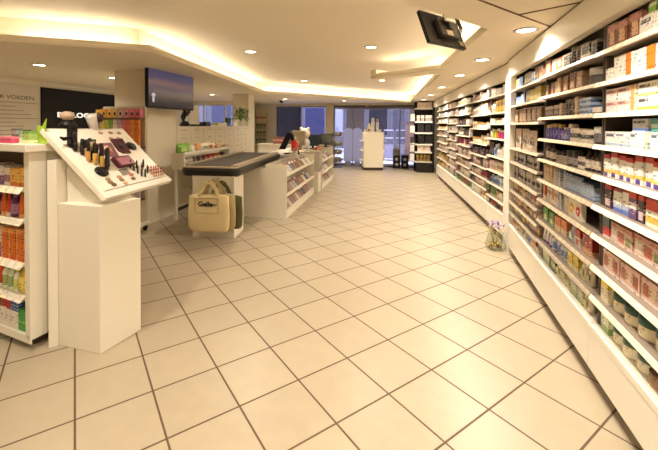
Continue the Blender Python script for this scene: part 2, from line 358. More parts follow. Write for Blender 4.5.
# ------------------------------------------------------------------ product kinds: each returns (root, depth); front faces -y, base at z = 0
PROTO = {}
def carton(w, h, d, base, bands=(), patches=(), pr=True):
    b = MB(); bm_ = M(base, .4, pr=pr)
    zs = [0] + sorted({z for a in bands for z in a[:2]} | {1.}) ; zs = sorted(set(zs))
    for z0, z1 in zip(zs, zs[1:]):
        m = bm_
        for a in bands:
            if a[0] <= z0 + 1e-6 and z1 <= a[1] + 1e-6: m = M(a[2], .4, pr=pr)
        b.box(-w/2, w/2, 0, d, z0*h, z1*h, m)
    for x0, x1, z0, z1, c in patches:
        b.box(-w/2 + x0*w, -w/2 + x1*w, -.0012, .001, z0*h, z1*h, M(c, .4, pr=pr))
    return b
def proto(kind, name, w, h, d, st):
    """st = (label phrase, colours...)"""
    key = (kind, name, round(w,3), round(h,3), round(d,3), st)
    if key in PROTO: return PROTO[key], False
    c = st[1:]
    if kind == 'carton':
        o = carton(w, h, d, c[0], c[1] if len(c) > 1 else (), c[2] if len(c) > 2 else (), name not in ('gift_carton', 'gift_box')).build(name)
    elif kind == 'bottle':
        o = bpy.data.objects.new(name, None); C.objects.link(o); r = w*.48
        b = MB(); b.lathe([(r*.9,0),(r,.006),(r,h*.62),(r*.85,h*.72),(r*.4,h*.8),(r*.38,h*.84)], M(c[0], .3), (0,r,0), 14, 1, min(1, d/w))
        b.build('bottle_body', o)
        MB().lathe([(r*1.01,h*.14),(r*1.015,h*.15),(r*1.015,h*.54),(r*1.01,h*.55)], M(c[2], .45, pr=True), (0,r,0), 14, 1, min(1, d/w)).build('front_label', o)
        MB().lathe([(r*.46,h*.8),(r*.5,h*.81),(r*.48,h),(r*.4,h)], M(c[1], .35), (0,r,0), 12).build('cap', o)
    elif kind == 'column':       # tall can or spray with a rounded cap of nearly full width
        o = bpy.data.objects.new(name, None); C.objects.link(o); r = w*.48
        MB().lathe([(r*.95,0),(r,.004),(r,h*.73),(r*.93,h*.76)], M(c[0], .3, pr=True), (0,r,0), 14).build('can_body', o)
        MB().lathe([(r*.9,h*.74),(r*.9,h*.95),(r*.7,h),(r*.2,h)], M(c[1], .3), (0,r,0), 14).build('cap', o)
    elif kind == 'jar':
        o = bpy.data.objects.new(name, None); C.objects.link(o); r = w*.49
        MB().lathe([(r*.92,0),(r,.008),(r,h*.56),(r*.93,h*.62)], M(c[0], .35), (0,r,0), 18).build('jar_body', o)
        MB().lathe([(r*1.008,h*.1),(r*1.012,h*.11),(r*1.012,h*.54),(r*1.008,h*.55)], M(c[2], .5, pr=True), (0,r,0), 18).build('front_label', o)
        MB().lathe([(r*.98,h*.6),(r*1.02,h*.62),(r*1.02,h*.95),(r*.94,h),(r*.2,h)], M(c[1], .35), (0,r,0), 18).build('lid', o)
    elif kind == 'tube':
        o = bpy.data.objects.new(name, None); C.objects.link(o)
        b = MB(); n = 14; v = []; f = []
        for j, (t, a) in enumerate(((.16,.0),(.3,.1),(.6,.45),(.85,.8),(1,1.))):
            for k in range(n):
                q = 2*PI*k/n; x = math.cos(q)*w*.46; y = math.sin(q)*d*.45*(1-a*.93)
                v.append((x, d*.45+y, h*t))
        for j in range(4):
            for k in range(n): f.append((j*n+k, j*n+(k+1)%n, (j+1)*n+(k+1)%n, (j+1)*n+k))
        f += [tuple(range(n))[::-1], tuple(range(4*n,5*n))]
        b.add(v, f, M(c[0], .3, pr=True), True).build('tube_body', o)
        MB().lathe([(w*.4,0),(w*.42,.004),(w*.44,h*.17)], M(c[1], .35), (0,d*.45,0), 14, 1, d/w).build('cap', o)
    elif kind == 'cone':         # slim bottle tapering to a rounded tip on a wide cap
        o = bpy.data.objects.new(name, None); C.objects.link(o); r = w*.48
        MB().lathe([(r,h*.16),(r*.98,h*.3),(r*.75,h*.62),(r*.42,h*.92),(r*.25,h)], M(c[0], .3), (0,r,0), 16, 1, .7).build('bottle_body', o)
        MB().lathe([(r*.95,0),(r,.004),(r*1.01,h*.16)], M(c[1], .3), (0,r,0), 16, 1, .7).build('cap', o)
    elif kind == 'blister':
        o = bpy.data.objects.new(name, None); C.objects.link(o)
        b = MB().box(-w/2, w/2, .012, .016, 0, h, M(c[0], .45, pr=True)); b.box(-w*.5, w*.5, .0105, .012, h*.8, h, M(c[1], .45))
        b.build('backing_card', o)
        q = MB(); q.ball((0,.012,h*.42), h*.3, M(c[2], .12, spec=.8), 12, 8, 1.05, w/h*1.1, .13*min(1.6,.1/h)); q.build('bubble', o)
        if len(c) > 3:          # folded spectacles behind the bubble
            g = MB()
            for sx in (-1, 1): g.tube([(sx*w*.2+w*.13*math.cos(a*PI/5), -.004, h*.42+h*.14*math.sin(a*PI/5)) for a in range(11)], .0035, M(c[3], .3), 5)
            g.tube([(-w*.08,-.004,h*.46),(w*.08,-.004,h*.46)], .003, M(c[3], .3), 5); g.build('spectacles', o)
    elif kind == 'bag':
        o = bpy.data.objects.new(name, None); C.objects.link(o)
        b = MB(); n = 12; v = []; f = []
        for j, (t, a, ww) in enumerate(((0,.75,.96),(.06,1,.98),(.4,1,1),(.75,.75,1),(.9,.2,.99),(.92,.08,1),(1,.07,1))):
            for k in range(n):
                q = 2*PI*k/n; v.append((w*.5*ww*math.copysign(abs(math.cos(q))**.6, math.cos(q)), d*.5+d*.48*a*math.sin(q), h*t))
        for j in range(6):
            for k in range(n): f.append((j*n+k, j*n+(k+1)%n, (j+1)*n+(k+1)%n, (j+1)*n+k))
        f += [tuple(range(n))[::-1], tuple(range(6*n,7*n))]
        b.add(v, f, M(c[0], .3, pr=True), True).build('pouch', o)
        MB().box(-w*.3, w*.3, -.004, .0, h*.2, h*.62, M(c[1], .4, pr=True)).build('front_label', o)
    elif kind == 'flower_bag':
        o = bpy.data.objects.new(name, None); C.objects.link(o)
        MB().box(-w/2, w/2, 0, .03, 0, h, M(c[0], .3)).build('pouch', o)
        g = MB()
        for k in range(7):
            a = 2*PI*k/7; g.lathe([(.0001,-.002),(w*.13,-.002),(w*.13,.001),(.0001,.001)], M(c[1], .4), (w*.2*math.cos(a), w*.2*math.sin(a), 0), 10)
        g.lathe([(.0001,-.003),(w*.1,-.003),(w*.1,.002),(.0001,.002)], M('#f5f0e0', .4), n=10)
        g.xf(Matrix.Translation((0,-.0015,h*.45)) @ Matrix.Rotation(PI/2,4,'X')).build('printed_flower', o)
    elif kind == 'tin':
        o = bpy.data.objects.new(name, None); C.objects.link(o); r = w*.49
        MB().lathe([(r*.97,0),(r,.004),(r,h*.8)], M(c[0], .4, pr=True), (0,r,0), 18).build('tin_body', o)
        MB().lathe([(r*1.02,h*.78),(r*1.02,h*.97),(r*.95,h),(r*.2,h)], M(c[1], .3), (0,r,0), 18).build('lid', o)
    PROTO[key] = o
    return o, True

KINDNAME = {'carton':'carton','bottle':'bottle','column':'spray_can','jar':'jar','tube':'tube','cone':'cone_bottle','blister':'blister_pack','bag':'pouch','flower_bag':'seed_pouch','tin':'tin'}
def put(kind, st, w, h, d, loc, rz, label, cat, group, name=None, zs=1.):
    o, new = proto(kind, name or KINDNAME[kind], w, h, d, st)
    if not new:
        o = copy_tree(o)
    o.location = loc; o.rotation_euler = (0, 0, rz); o.scale = (1, 1, zs)
    return tag(o, label, cat, group)

# style table: key -> (kind, name, category, (phrase, colours...))
W_ = '#f2efe8'
ST = {
 'brownpic': ('carton','hair_colour_carton','box',('brown picture carton','#8a4a30',((0,.12,'#6d2f28'),(.72,1,'#c98f86')),((.3,.8,.2,.7,'#e2b48c'),(.08,.26,.3,.6,'#4a2218')))),
 'whiteyel': ('carton','supplement_carton','box',('white and yellow carton',W_,((0,.2,'#efe07a'),),((.06,.5,.62,.82,'#55555a'),))),
 'smallgreen': ('carton','supplement_carton','box',('small green carton','#7fb04f',((.6,1,'#cfe0a8'),))),
 'smallwhite': ('carton','supplement_carton','box',('small white carton',W_,((0,.15,'#e8d8b0'),))),
 'whiteor': ('carton','supplement_carton','box',('white and orange carton',W_,(),((.68,1,0,1,'#ee8420'),))),
 'pinkwhite': ('carton','supplement_carton','box',('pinkish white carton','#f3e8e4',((.55,.9,'#e3bfb8'),),((.05,.6,.65,.85,'#b08078'),))),
 'orangestrip': ('carton','supplement_carton','box',('narrow orange striped carton','#f6e6d4',(),((.2,.8,.0,1,'#e6a468'),))),
 'yelwhite': ('carton','supplement_carton','box',('wide white yellow carton',W_,((0,.28,'#f0e04a'),),((.06,.45,.6,.8,'#3f4148'),))),
 'bluewhite': ('carton','plaster_carton','box',('white blue striped carton',W_,((.05,.2,'#a8c4e0'),),((.05,.4,.65,.85,'#5b5f70'),(.5,.8,.7,.85,'#8a8fa0')))),
 'mintwhite': ('carton','plaster_carton','box',('white mint striped carton',W_,((.05,.2,'#b4dcd4'),),((.06,.3,.68,.85,'#5a6a70'),(.86,1,0,1,'#cfd4b8')))),
 'greyblue': ('carton','plaster_carton','box',('grey blue striped carton','#cfd2d8',((.08,.26,'#4f76c0'),),((.08,.8,.66,.86,'#33363f'),))),
 'teal': ('carton','plaster_carton','box',('teal green carton','#4f9f90',((.3,.6,'#d5e6dc'),),((.3,.55,.7,.95,'#1f4a58'),))),
 'redtop': ('carton','medicine_carton','box',('red topped white carton',W_,((.82,1,'#c8402c'),(.18,.32,'#e8c860')),((.12,.7,.02,.2,'#5a3f98'),))),
 'reddark': ('carton','medicine_carton','box',('red topped dark carton','#4a3a48',((.82,1,'#c23a30'),),((.15,.85,.1,.4,'#e6c4cc'),))),
 'bluefade': ('carton','medicine_carton','box',('tall white blue carton','#f0efe8',((0,.18,'#5f78c8'),(.18,.34,'#b7c4e4'),(.88,1,'#b04038')))),
 'redpurple': ('carton','medicine_carton','box',('red purple carton','#5b4470',((.78,1,'#c8402c'),(.4,.62,'#f0e8e8')))),
 'redor': ('carton','medicine_carton','box',('red orange carton','#e8e2d8',((.6,1,'#d2452c'),(.15,.4,'#e8b850')))),
 'tealred': ('carton','medicine_carton','box',('teal and red carton','#e8e0d8',((.5,.95,'#506a78'),(.12,.5,'#cf4048')))),
 'pinktray': ('carton','tray_pack','box',('pink clear tray pack','#d9b8a8',((.78,1,'#c98a78'),(0,.1,'#e8d8cc')),((.06,.3,.2,.7,'#ede0d0'),(.4,.66,.2,.7,'#c06a5a'),(.74,.94,.2,.6,'#8a9a5a')))),
 'pinkpic': ('carton','tray_pack','box',('pink picture carton','#dfb9ae',((0,.12,'#f0e4da'),),((.08,.3,.25,.75,'#b8704e'),(.38,.6,.25,.75,'#ead2b8'),(.68,.92,.25,.75,'#a85a48')))),
 'yellid': ('carton','tray_pack','box',('yellow topped carton','#efe6c8',((.72,1,'#e6d43c'),))),
 'greenlidjar': ('jar','supplement_jar','jar',('dark green lidded jar','#e2d8b4','#1f4a3a','#e8dfc0')),
 'browntin': ('tin','balm_tin','tin',('low brown tin','#a8835c','#5a3c28')),
 'pegreen': ('carton','supplement_carton','box',('pale green carton','#dfe4c8',((.0,.3,'#8fae68'),))),
 # middle near bay
 'brown': ('carton','shampoo_carton','box',('brown carton','#7a5a44',((.78,1,'#5a3e30'),),((.15,.8,.2,.55,'#b89878'),))),
 'brownlt': ('carton','shampoo_carton','box',('light brown carton','#a5876c',((0,.15,'#6d4c3a'),),((.15,.8,.3,.7,'#c9b096'),))),
 'greybrown': ('carton','shampoo_carton','box',('grey brown carton','#5a5049',(),((.2,.85,.2,.7,'#9c8c80'),))),
 'redorange': ('carton','shampoo_carton','box',('red orange carton','#b84a2c',((0,.25,'#8c7a6c'),),((.2,.7,.4,.8,'#e09a78'),))),
 'darkbox': ('carton','shampoo_carton','box',('dark grey carton','#37322f',((.86,1,'#b5aca0'),),((.05,.14,0,1,'#d8d2c8'),))),
 'darktall': ('column','spray_can','can',('dark tall can','#3d3733','#8a8480')),
 'whiteflat': ('carton','soap_carton','box',('flat cream carton','#e4dccb',((0,.3,'#55504c'),))),
 'silverjar': ('jar','cream_jar','jar',('dark silver lidded jar','#34302f','#c6c2bc','#6a6464')),
 'widebrown': ('carton','shampoo_carton','box',('wide dark brown carton','#4b3c35',((.72,1,'#c4b29c'),),((.1,.9,.25,.5,'#8f8078'),))),
 'beige': ('carton','soap_carton','box',('beige carton','#cbb695',((.0,.2,'#9c7f60'),))),
 'brownbottle': ('bottle','lotion_bottle','bottle',('dark brown bottle','#3a2620','#1c1818','#c9bba5')),
 'lattice': ('carton','soap_carton','box',('blue white patterned carton','#aebcd0',((.1,.25,'#4c6288'),(.4,.55,'#4c6288'),(.7,.85,'#4c6288')))),
 'purple': ('column','spray_can','can',('purple gold topped can','#50489a','#b99a68')),
 'violet': ('bottle','lotion_bottle','bottle',('small violet bottle','#6a5a98','#cfc6c0','#a39ac0')),
 'bluecap': ('column','spray_can','can',('blue white topped can','#4c56a8','#e8dcd4')),
 'creamdark': ('carton','soap_carton','box',('cream and black carton','#dbd0bd',((.28,.62,'#3b3632'),))),
 'blackjar': ('jar','cream_jar','jar',('black jar','#1e1b1b','#26211f','#8c8078')),
 'whitejar': ('jar','cream_jar','jar',('white black lidded jar','#d8cdbd','#1d1919','#a59688')),
 'thinbeige': ('carton','tea_carton','box',('thin beige carton','#cdb58e',((.8,1,'#b88a58'),))),
 'thingrey': ('carton','tea_carton','box',('thin grey carton','#a8a8a4',((.8,1,'#7c8290'),))),
 'bluetray': ('carton','tray_pack','box',('long pale blue tray','#93a3b8',((.85,1,'#4d5f80'),(0,.1,'#6c80a4')))),
 'creampouch': ('bag','pouch','pouch',('cream pouch','#dfd0ac','#c8a878')),
 'thinor': ('carton','tea_carton','box',('thin orange carton','#d3743a',((.0,.3,'#e8d2b0'),))),
 'thinwhite': ('carton','tea_carton','box',('thin white carton','#ddd6c8',((.6,.8,'#b89470'),))),
 'clearbag': ('blister','blister_pack','packet',('clear blister pack','#cfc6b4','#a8a398','#d8d4c8')),
 'yelflower': ('flower_bag','seed_pouch','pouch',('yellow flower pouch','#dcd2b8','#e8b428')),
 'redflower': ('flower_bag','seed_pouch','pouch',('red flower pouch','#dcd2c0','#c83838')),
 'green': ('carton','tea_carton','box',('green carton','#5f9440',((.0,.4,'#9fb87a'),),((.3,.7,.15,.5,'#dce6c0'),))),
 'orange': ('carton','tea_carton','box',('orange carton','#d07a3a',((0,.4,'#d8c49c'),))),
 'lbpouch': ('bag','pouch','pouch',('light blue pouch','#b9cbd8','#f0f0ec')),
 'redwhite': ('carton','tea_carton','box',('red white carton','#e0cfc0',((.6,1,'#b83a38'),),((.2,.7,.1,.45,'#c86a50'),))),
 'darkred': ('carton','tea_carton','box',('dark red carton','#962a2a',((0,.3,'#d0a078'),))),
 'yeltub': ('jar','cream_jar','jar',('yellow tub','#d8b23a','#b83030','#e0c050')),
 'wpurple': ('tube','tube','tube',('white purple tube','#e0dae0','#6a4a90')),
 'wblue': ('bottle','lotion_bottle','bottle',('white blue bottle','#dfe2e8','#3f58a8','#8fa4d8')),
 'yellow': ('carton','tea_carton','box',('yellow carton','#e0c84a',((0,.3,'#e8dfb0'),))),
 'creampk': ('bag','pouch','pouch',('cream packet','#d8ccae','#b8b478')),
 'darkblue': ('carton','tea_carton','box',('dark blue carton','#4a5878',((.3,.6,'#c8ccd4'),))),
 'ggreen': ('carton','soap_carton','box',('grey green carton','#b4b294',((0,.4,'#8a9a68'),))),
 'dgreen': ('carton','soap_carton','box',('deep green carton','#4e6238',((.3,.6,'#a8b080'),))),
 # far near bay
 'yelgreen': ('carton','tea_carton','box',('yellow green carton','#b8a83c',((.2,.5,'#ddd49a'),))),
 'bigblue': ('carton','tea_carton','box',('wide blue carton','#3f5a94',((0,.3,'#8299c0'),))),
 'olive': ('carton','tea_carton','box',('olive carton','#7f7a48',((.3,.6,'#b4ac78'),))),
 'grey': ('carton','soap_carton','box',('grey carton','#8e8c88',((.3,.5,'#c4c2bc'),))),
 'wblbox': ('carton','soap_carton','box',('white pale blue carton','#dfe4ea',((.2,.5,'#8fa9d0'),))),
 'bbox': ('carton','soap_carton','box',('blue white carton','#5d7fb8',((.2,.5,'#e0e6ee'),))),
 'frame': ('carton','frame_carton','box',('brown framed carton','#6f5340',(),((.15,.85,.12,.88,'#a88c70'),))),
 'clearwide': ('blister','blister_pack','packet',('wide clear pack','#cdb99c','#b8a488','#c4b298','#3f342c')),
 'glasses': ('blister','blister_pack','packet',('grey spectacles pack','#b8ab98','#9a9088','#c8c0b4','#26221f')),
 'mixbe': ('carton','tea_carton','box',('small beige carton','#c8a878',((.0,.3,'#8a6238'),))),
 'mixye': ('carton','tea_carton','box',('small yellow carton','#d2b050',((.5,.8,'#8f7040'),))),
 'mixre': ('carton','tea_carton','box',('small red carton','#9c4a38',((.0,.4,'#d8b898'),))),
 'mixpi': ('bag','pouch','pouch',('pinkish packet','#cfa894','#e8dcc8')),
 'mixgr': ('bag','pouch','pouch',('greyish packet','#a8a090','#d8d0c0')),
 'mixbr': ('bottle','lotion_bottle','bottle',('brown bottle','#7a5238','#3a2a20','#d0b890')),
 # far wall
 'fw': ('carton','soap_carton','box',('white carton','#ece8de',((.1,.3,'#c8c4b8'),))),
 'fpink': ('carton','soap_carton','box',('pale pink carton','#dcbcae',((.5,.8,'#efe2d8'),))),
 'fbeige': ('carton','soap_carton','box',('pale beige carton','#d8c8a4',((.3,.6,'#a88c60'),))),
 'fbrown': ('carton','soap_carton','box',('brown carton','#8a5f48',((.4,.8,'#c8a890'),))),
 'fgrey': ('bottle','lotion_bottle','bottle',('grey bottle','#a8a49c','#dcd8d0','#d0ccc0')),
 'forange': ('column','spray_can','can',('orange can','#d4702c','#f0e8d8')),
 'fmag': ('column','spray_can','can',('magenta can','#a8306c','#f0e0e4')),
 'flime': ('column','spray_can','can',('lime yellow can','#b4b83a','#e8e8c0')),
 'fcream': ('jar','cream_jar','jar',('cream jar','#e0d2ae','#b48a50','#efe6cc')),
 'fwbottle': ('bottle','lotion_bottle','bottle',('white bottle','#e8e4da','#8a8078','#c8b8a8')),
 'fblue': ('bottle','lotion_bottle','bottle',('pale blue bottle','#a8bcd8','#e8eaf0','#5f7cb0')),
 'fdark': ('tube','tube','tube',('dark tube','#4a3a38','#1e1a1a')),
 'fred': ('tube','tube','tube',('red tube','#a83a44','#e0d0c8')),
 'fgreen': ('tube','tube','tube',('green tube','#7a9450','#e4e4d0')),
 'fyel': ('bag','pouch','pouch',('golden yellow pouch','#c89a34','#e8d49a')),
 'fwbag': ('bag','pouch','pouch',('white pouch','#ece6dc','#c8b0a0')),
 'fpurple': ('bottle','lotion_bottle','bottle',('purple bottle','#6a4a68','#c8b8c0','#b094a8')),
}

# ------------------------------------------------------------------ shelving bays
def bay(label, fr, s0, s1, zs, back, group, w0=-.05, dep=.42, rz=0., strip=STRIP, sh=.025):
    """fr(s, w) -> xy; the shelf tops are zs (the last is the deck)."""
    mid = (s0+s1)/2; L = s1-s0; x, y = fr(mid, w0)
    t = thing('shelving_bay', label, 'shelving', (x, y, 0), rz, group)
    MB().box(-L/2+.003, L/2-.003, dep, dep+.03, .1, 2.3, back).build('back_panel', t)
    for sg in (-1, 1): MB().box(sg*(L/2-.012)-.009, sg*(L/2-.012)+.009, .05, dep, .1, 2.3, M('#4a4038', .5)).build('side_panel', t)
    MB().box(-L/2+.001, L/2-.001, -.005, .02, .1, zs[-1]-.03, WHITE).build('plinth', t)
    MB().box(-L/2+.001, L/2-.001, .07, .09, 0, .1, M('#7a5f42', .6)).build('toe_kick', t)
    for k, z in enumerate(zs):
        h = MB().box(-L/2+.004, L/2-.004, .004, dep-.002, z-.02, z, M('#94867a', .5) if k < len(zs)-1 else WHITE).build('shelf', t)
        if k < len(zs)-1:
            q = MB().add([(-L/2+.004,-.012,z-sh),(L/2-.004,-.012,z-sh),(L/2-.004,.0,z+.003),(-L/2+.004,.0,z+.003),(-L/2+.004,.004,z-sh),(L/2-.004,.004,z-sh),(L/2-.004,.004,z+.003),(-L/2+.004,.004,z+.003)],
                         [(0,1,2,3),(5,4,7,6),(0,3,7,4),(1,5,6,2),(3,2,6,7),(0,4,5,1)], strip).build('price_strip', h)
        else:
            MB().box(-L/2+.004, L/2-.004, -.01, .003, z-.03, z+.004, WHITE).build('front_edge', h)
    return t
def fill(fr, rz, s0, s1, z, room, items, shelfname, bayname, group, w0=-.05, back=.035, jit=False):
    s = s0; n = 0
    for it in items:
        key, w, h, cnt = it[:4]; gap = it[4] if len(it) > 4 else .008; stack = it[5] if len(it) > 5 else None
        kind, name, cat, st = ST[key]
        for q in range(cnt):
            if key is None: break
            if s + w > s1 + .002: return
            n += 1; hh = min(h, room)
            d = {'carton': min(.16, max(.05, w*.8)), 'tube': w*.6, 'bag': min(.08, w*.6), 'bottle': w, 'blister': .03}.get(kind, w)
            x, y = fr(s + w/2, w0 + back + random.uniform(0, .012))
            j = random.uniform(-.03, .03)
            put(kind, st, w, hh, d, (x, y, z + .0005), rz + j, f"{st[0]}, {ORD[n]} from left, {shelfname}, {bayname}", cat, group, name, zs=1. if stack else random.choice((1.,.97,.93,.9)))
            if stack:
                k2, n2, c2, s2 = ST[stack[0]]; x, y = fr(s + w/2, w0 + back + .006)
                put(k2, s2, stack[1], min(stack[2], room-hh), min(.14, max(.05, stack[1]*.8)), (x, y, z + hh + .001), rz + j, f"{s2[0]} stacked on {ORD[n]} from left, {shelfname}, {bayname}", c2, group, n2)
            s += w + gap + (random.choice((0,0,0,0,0,.03,.045)) if jit else 0)
        s += it[6] if len(it) > 6 else 0
SHN = lambda k, n: 'top shelf' if k == 0 else ('bottom shelf' if k == n-1 else ORD[k+1] + ' shelf')

ZN = [2.05,1.865,1.68,1.49,1.305,1.12,.94,.745,.555,.375]
Z1 = [2.04,1.85,1.64,1.34,1.17,.97,.82,.675,.545,.38]
BK = M('#211b18', .7); BK2 = M('#6a5e52', .6)  # back panels coloured dark for the shade in the gaps between goods
NG = 'near bays of the right wall shelving'
bay('nearest white shelving bay of the right wall, ten rows, coming closest to the camera', near, 2.985, 4.16, ZN, BK, NG, rz=NRZ)
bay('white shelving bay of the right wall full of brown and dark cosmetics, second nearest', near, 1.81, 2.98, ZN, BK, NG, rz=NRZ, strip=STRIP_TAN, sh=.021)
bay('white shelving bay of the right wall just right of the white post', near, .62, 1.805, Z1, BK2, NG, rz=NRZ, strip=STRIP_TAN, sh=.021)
R3 = [
 [('brownpic',.115,.15,3,.004),('whiteyel',.19,.1,4,.006,('smallgreen',.06,.05))],
 [('smallwhite',.08,.08,1,.004),('whiteor',.2,.14,5,.006)],
 [('pinkwhite',.135,.072,2,.004,('pinkwhite',.13,.068)),('orangestrip',.06,.145,1,.006),('yelwhite',.21,.075,3,.006,('whiteyel',.2,.068))],
 [('bluewhite',.28,.085,1,.006),('mintwhite',.17,.085,1,.006,('greyblue',.14,.065)),('mintwhite',.17,.085,3,.006,('teal',.16,.065))],
 [('redtop',.068,.148,14,.016)],
 [('reddark',.075,.15,1,.04),('bluefade',.085,.145,2,.004),('redpurple',.07,.14,1,.012),('reddark',.05,.145,1,.02),('redor',.11,.15,4,.008)],
 [('tealred',.075,.15,1,.01),('pinktray',.24,.11,4,.006)],
 [('pinkpic',.2,.125,5,.005)],
 [('yellid',.09,.13,1,.01),('greenlidjar',.12,.105,8,.012)],
 [('pegreen',.09,.13,1,.008),('greenlidjar',.115,.1,3,.008),('browntin',.11,.075,6,.008)],
]
R2 = [
 [('brown',.11,.14,1,.01),('greybrown',.1,.13,1,.006),('redorange',.14,.13,1,.008),('darkbox',.15,.13,1,.01),('darktall',.065,.15,2,.012),('whiteflat',.16,.05,1,.008,('darkbox',.14,.07)),('darkbox',.08,.12,1)],
 [('brown',.075,.11,1,.012),('brown',.075,.12,1,.012),('brownlt',.08,.12,1,.01),('brownlt',.09,.14,1,.006),('brown',.1,.15,2,.01),('brownlt',.1,.155,1,.012),('silverjar',.13,.13,3,.012)],
 [('widebrown',.115,.1,3,.006),('beige',.05,.12,1,.02),('darktall',.055,.13,3,.02),('beige',.05,.14,1,.01),('lattice',.18,.13,1,.01),('whiteflat',.1,.05,1)],
 [('purple',.056,.14,5,.01),('violet',.06,.105,2,.012),('bluecap',.075,.145,1,.01),('creamdark',.16,.1,2,.008),('silverjar',.09,.12,1)],
 [('brownbottle',.055,.145,4,.008),('whitejar',.1,.1,2,.012),('blackjar',.1,.12,2,.012),('creamdark',.12,.09,1,.008),('brownbottle',.06,.14,3)],
 [('thinbeige',.05,.145,5,.004),('thingrey',.05,.14,3,.004),('bluetray',.31,.125,1,.008),('bluetray',.2,.11,1,.008),('creampouch',.1,.14,2)],
 [('thinor',.05,.14,1,.004),('thinwhite',.05,.13,2,.004),('thinor',.05,.13,1,.004),('thinwhite',.05,.14,2,.004),('thingrey',.06,.135,1,.004),('clearbag',.12,.14,1,.006),('yelflower',.12,.14,1,.006),('redflower',.11,.14,1,.006)],
 [('green',.12,.125,2,.006),('orange',.12,.12,2,.006),('lbpouch',.08,.13,1,.006),('redwhite',.1,.12,1,.006),('darkred',.14,.13,1,.008),('yeltub',.11,.12,1)],
 [('wpurple',.065,.14,3,.008),('wblue',.06,.14,4,.006),('yellow',.1,.12,2,.006),('creampk',.08,.12,3,.006),('darkblue',.1,.12,1)],
 [('ggreen',.1,.12,2,.006),('dgreen',.1,.12,1,.006),('creampk',.11,.13,3,.008),('ggreen',.1,.1,2,.006),('creampk',.1,.12,2)],
]
R1 = [
 [('yelgreen',.13,.14,1,.006),('bigblue',.24,.14,1,.006),('olive',.15,.14,1,.006),('grey',.12,.15,1,.006),('wblbox',.11,.13,1,.006),('brown',.12,.15,2)],
 [('bbox',.24,.11,1,.01),('wblbox',.13,.13,1,.006),('bigblue',.07,.15,1,.006),('olive',.18,.15,1,.006),('yelgreen',.18,.15,2,.006)],
 [('frame',.16,.19,6,.02)],
 [('clearwide',.28,.24,4,.006)],
 [('glasses',.15,.12,7,.01)],
 [('glasses',.14,.15,7,.012)],
 [('mixbe',.09,.1,2,.006),('mixbr',.07,.11,2,.006),('mixye',.08,.11,2,.006),('mixgr',.1,.11,2,.006),('mixre',.09,.1,2,.006),('mixpi',.1,.11,2)],
 [('mixpi',.09,.1,2,.006),('mixye',.08,.1,1,.006),('mixbe',.09,.09,3,.006),('mixbr',.06,.1,2,.006),('mixpi',.1,.1,3,.006),('mixre',.09,.1,2)],
 [('mixbr',.07,.1,2,.006),('mixgr',.09,.1,2,.006),('mixye',.08,.1,2,.006),('mixpi',.1,.1,3,.006),('mixbe',.09,.09,3,.006)],
 [('mixre',.08,.1,2,.006),('mixbr',.07,.11,2,.006),('mixgr',.1,.1,2,.006),('fblue',.06,.11,2,.006),('mixre',.1,.11,2,.006),('mixgr',.1,.1,3,.006)],
]
for R_, Z_, a, b, bn, gp in ((R3,ZN,3.03,4.12,'nearest right bay','goods in the nearest right bay'),(R2,ZN,1.845,2.95,'second nearest right bay','goods in the second nearest right bay'),(R1,Z1,.66,1.77,'bay just right of post','goods in the bay right of the white post')):
    for k, row in enumerate(R_):
        room = (Z_[k-1] - .04 - Z_[k]) if k else .155
        fill(near, NRZ, a, b, Z_[k], room, row, SHN(k, 10), bn, gp, jit=bn != 'nearest right bay')
# white post where the wall bends, and the continuous toe
struct(MB().prism([(1.565,5.262),(near(.56,-.06)),(near(.612,-.06)),near(.612,.42),(2.04,5.262)], 0, 2.3, WHITE).build('wall_post'))
# far run
FY = 12.75
def far(s, w): return (1.64 + w, FY - s)
FRZ = -PI/2
FB = [ # (y0, y1, shelf tops, label, bay name)
 (5.27,6.2,[2.05,1.8,1.64,1.42,1.15,.93,.73,.53,.385],'white shelving bay of the right wall just beyond the white post','first bay beyond post'),
 (6.2,7.38,[2.05,1.79,1.56,1.3,1.1,.91,.74,.58,.385],'white shelving bay of the right wall, second one beyond the white post','second bay beyond post'),
 (7.38,8.78,[2.05,1.84,1.62,1.4,1.2,.98,.78,.58,.385],'white shelving bay of the right wall, third one beyond the white post','third bay beyond post'),
 (8.78,10.0,[2.05,1.86,1.66,1.46,1.26,1.05,.85,.62,.385],'white shelving bay of the right wall, fourth one beyond the white post','fourth bay beyond post'),
 (10.0,11.9,[2.05,1.87,1.69,1.5,1.32,1.12,.9,.64,.385],'farthest white shelving bay of the right wall, with golden pouches near the bottom','farthest right bay'),
]
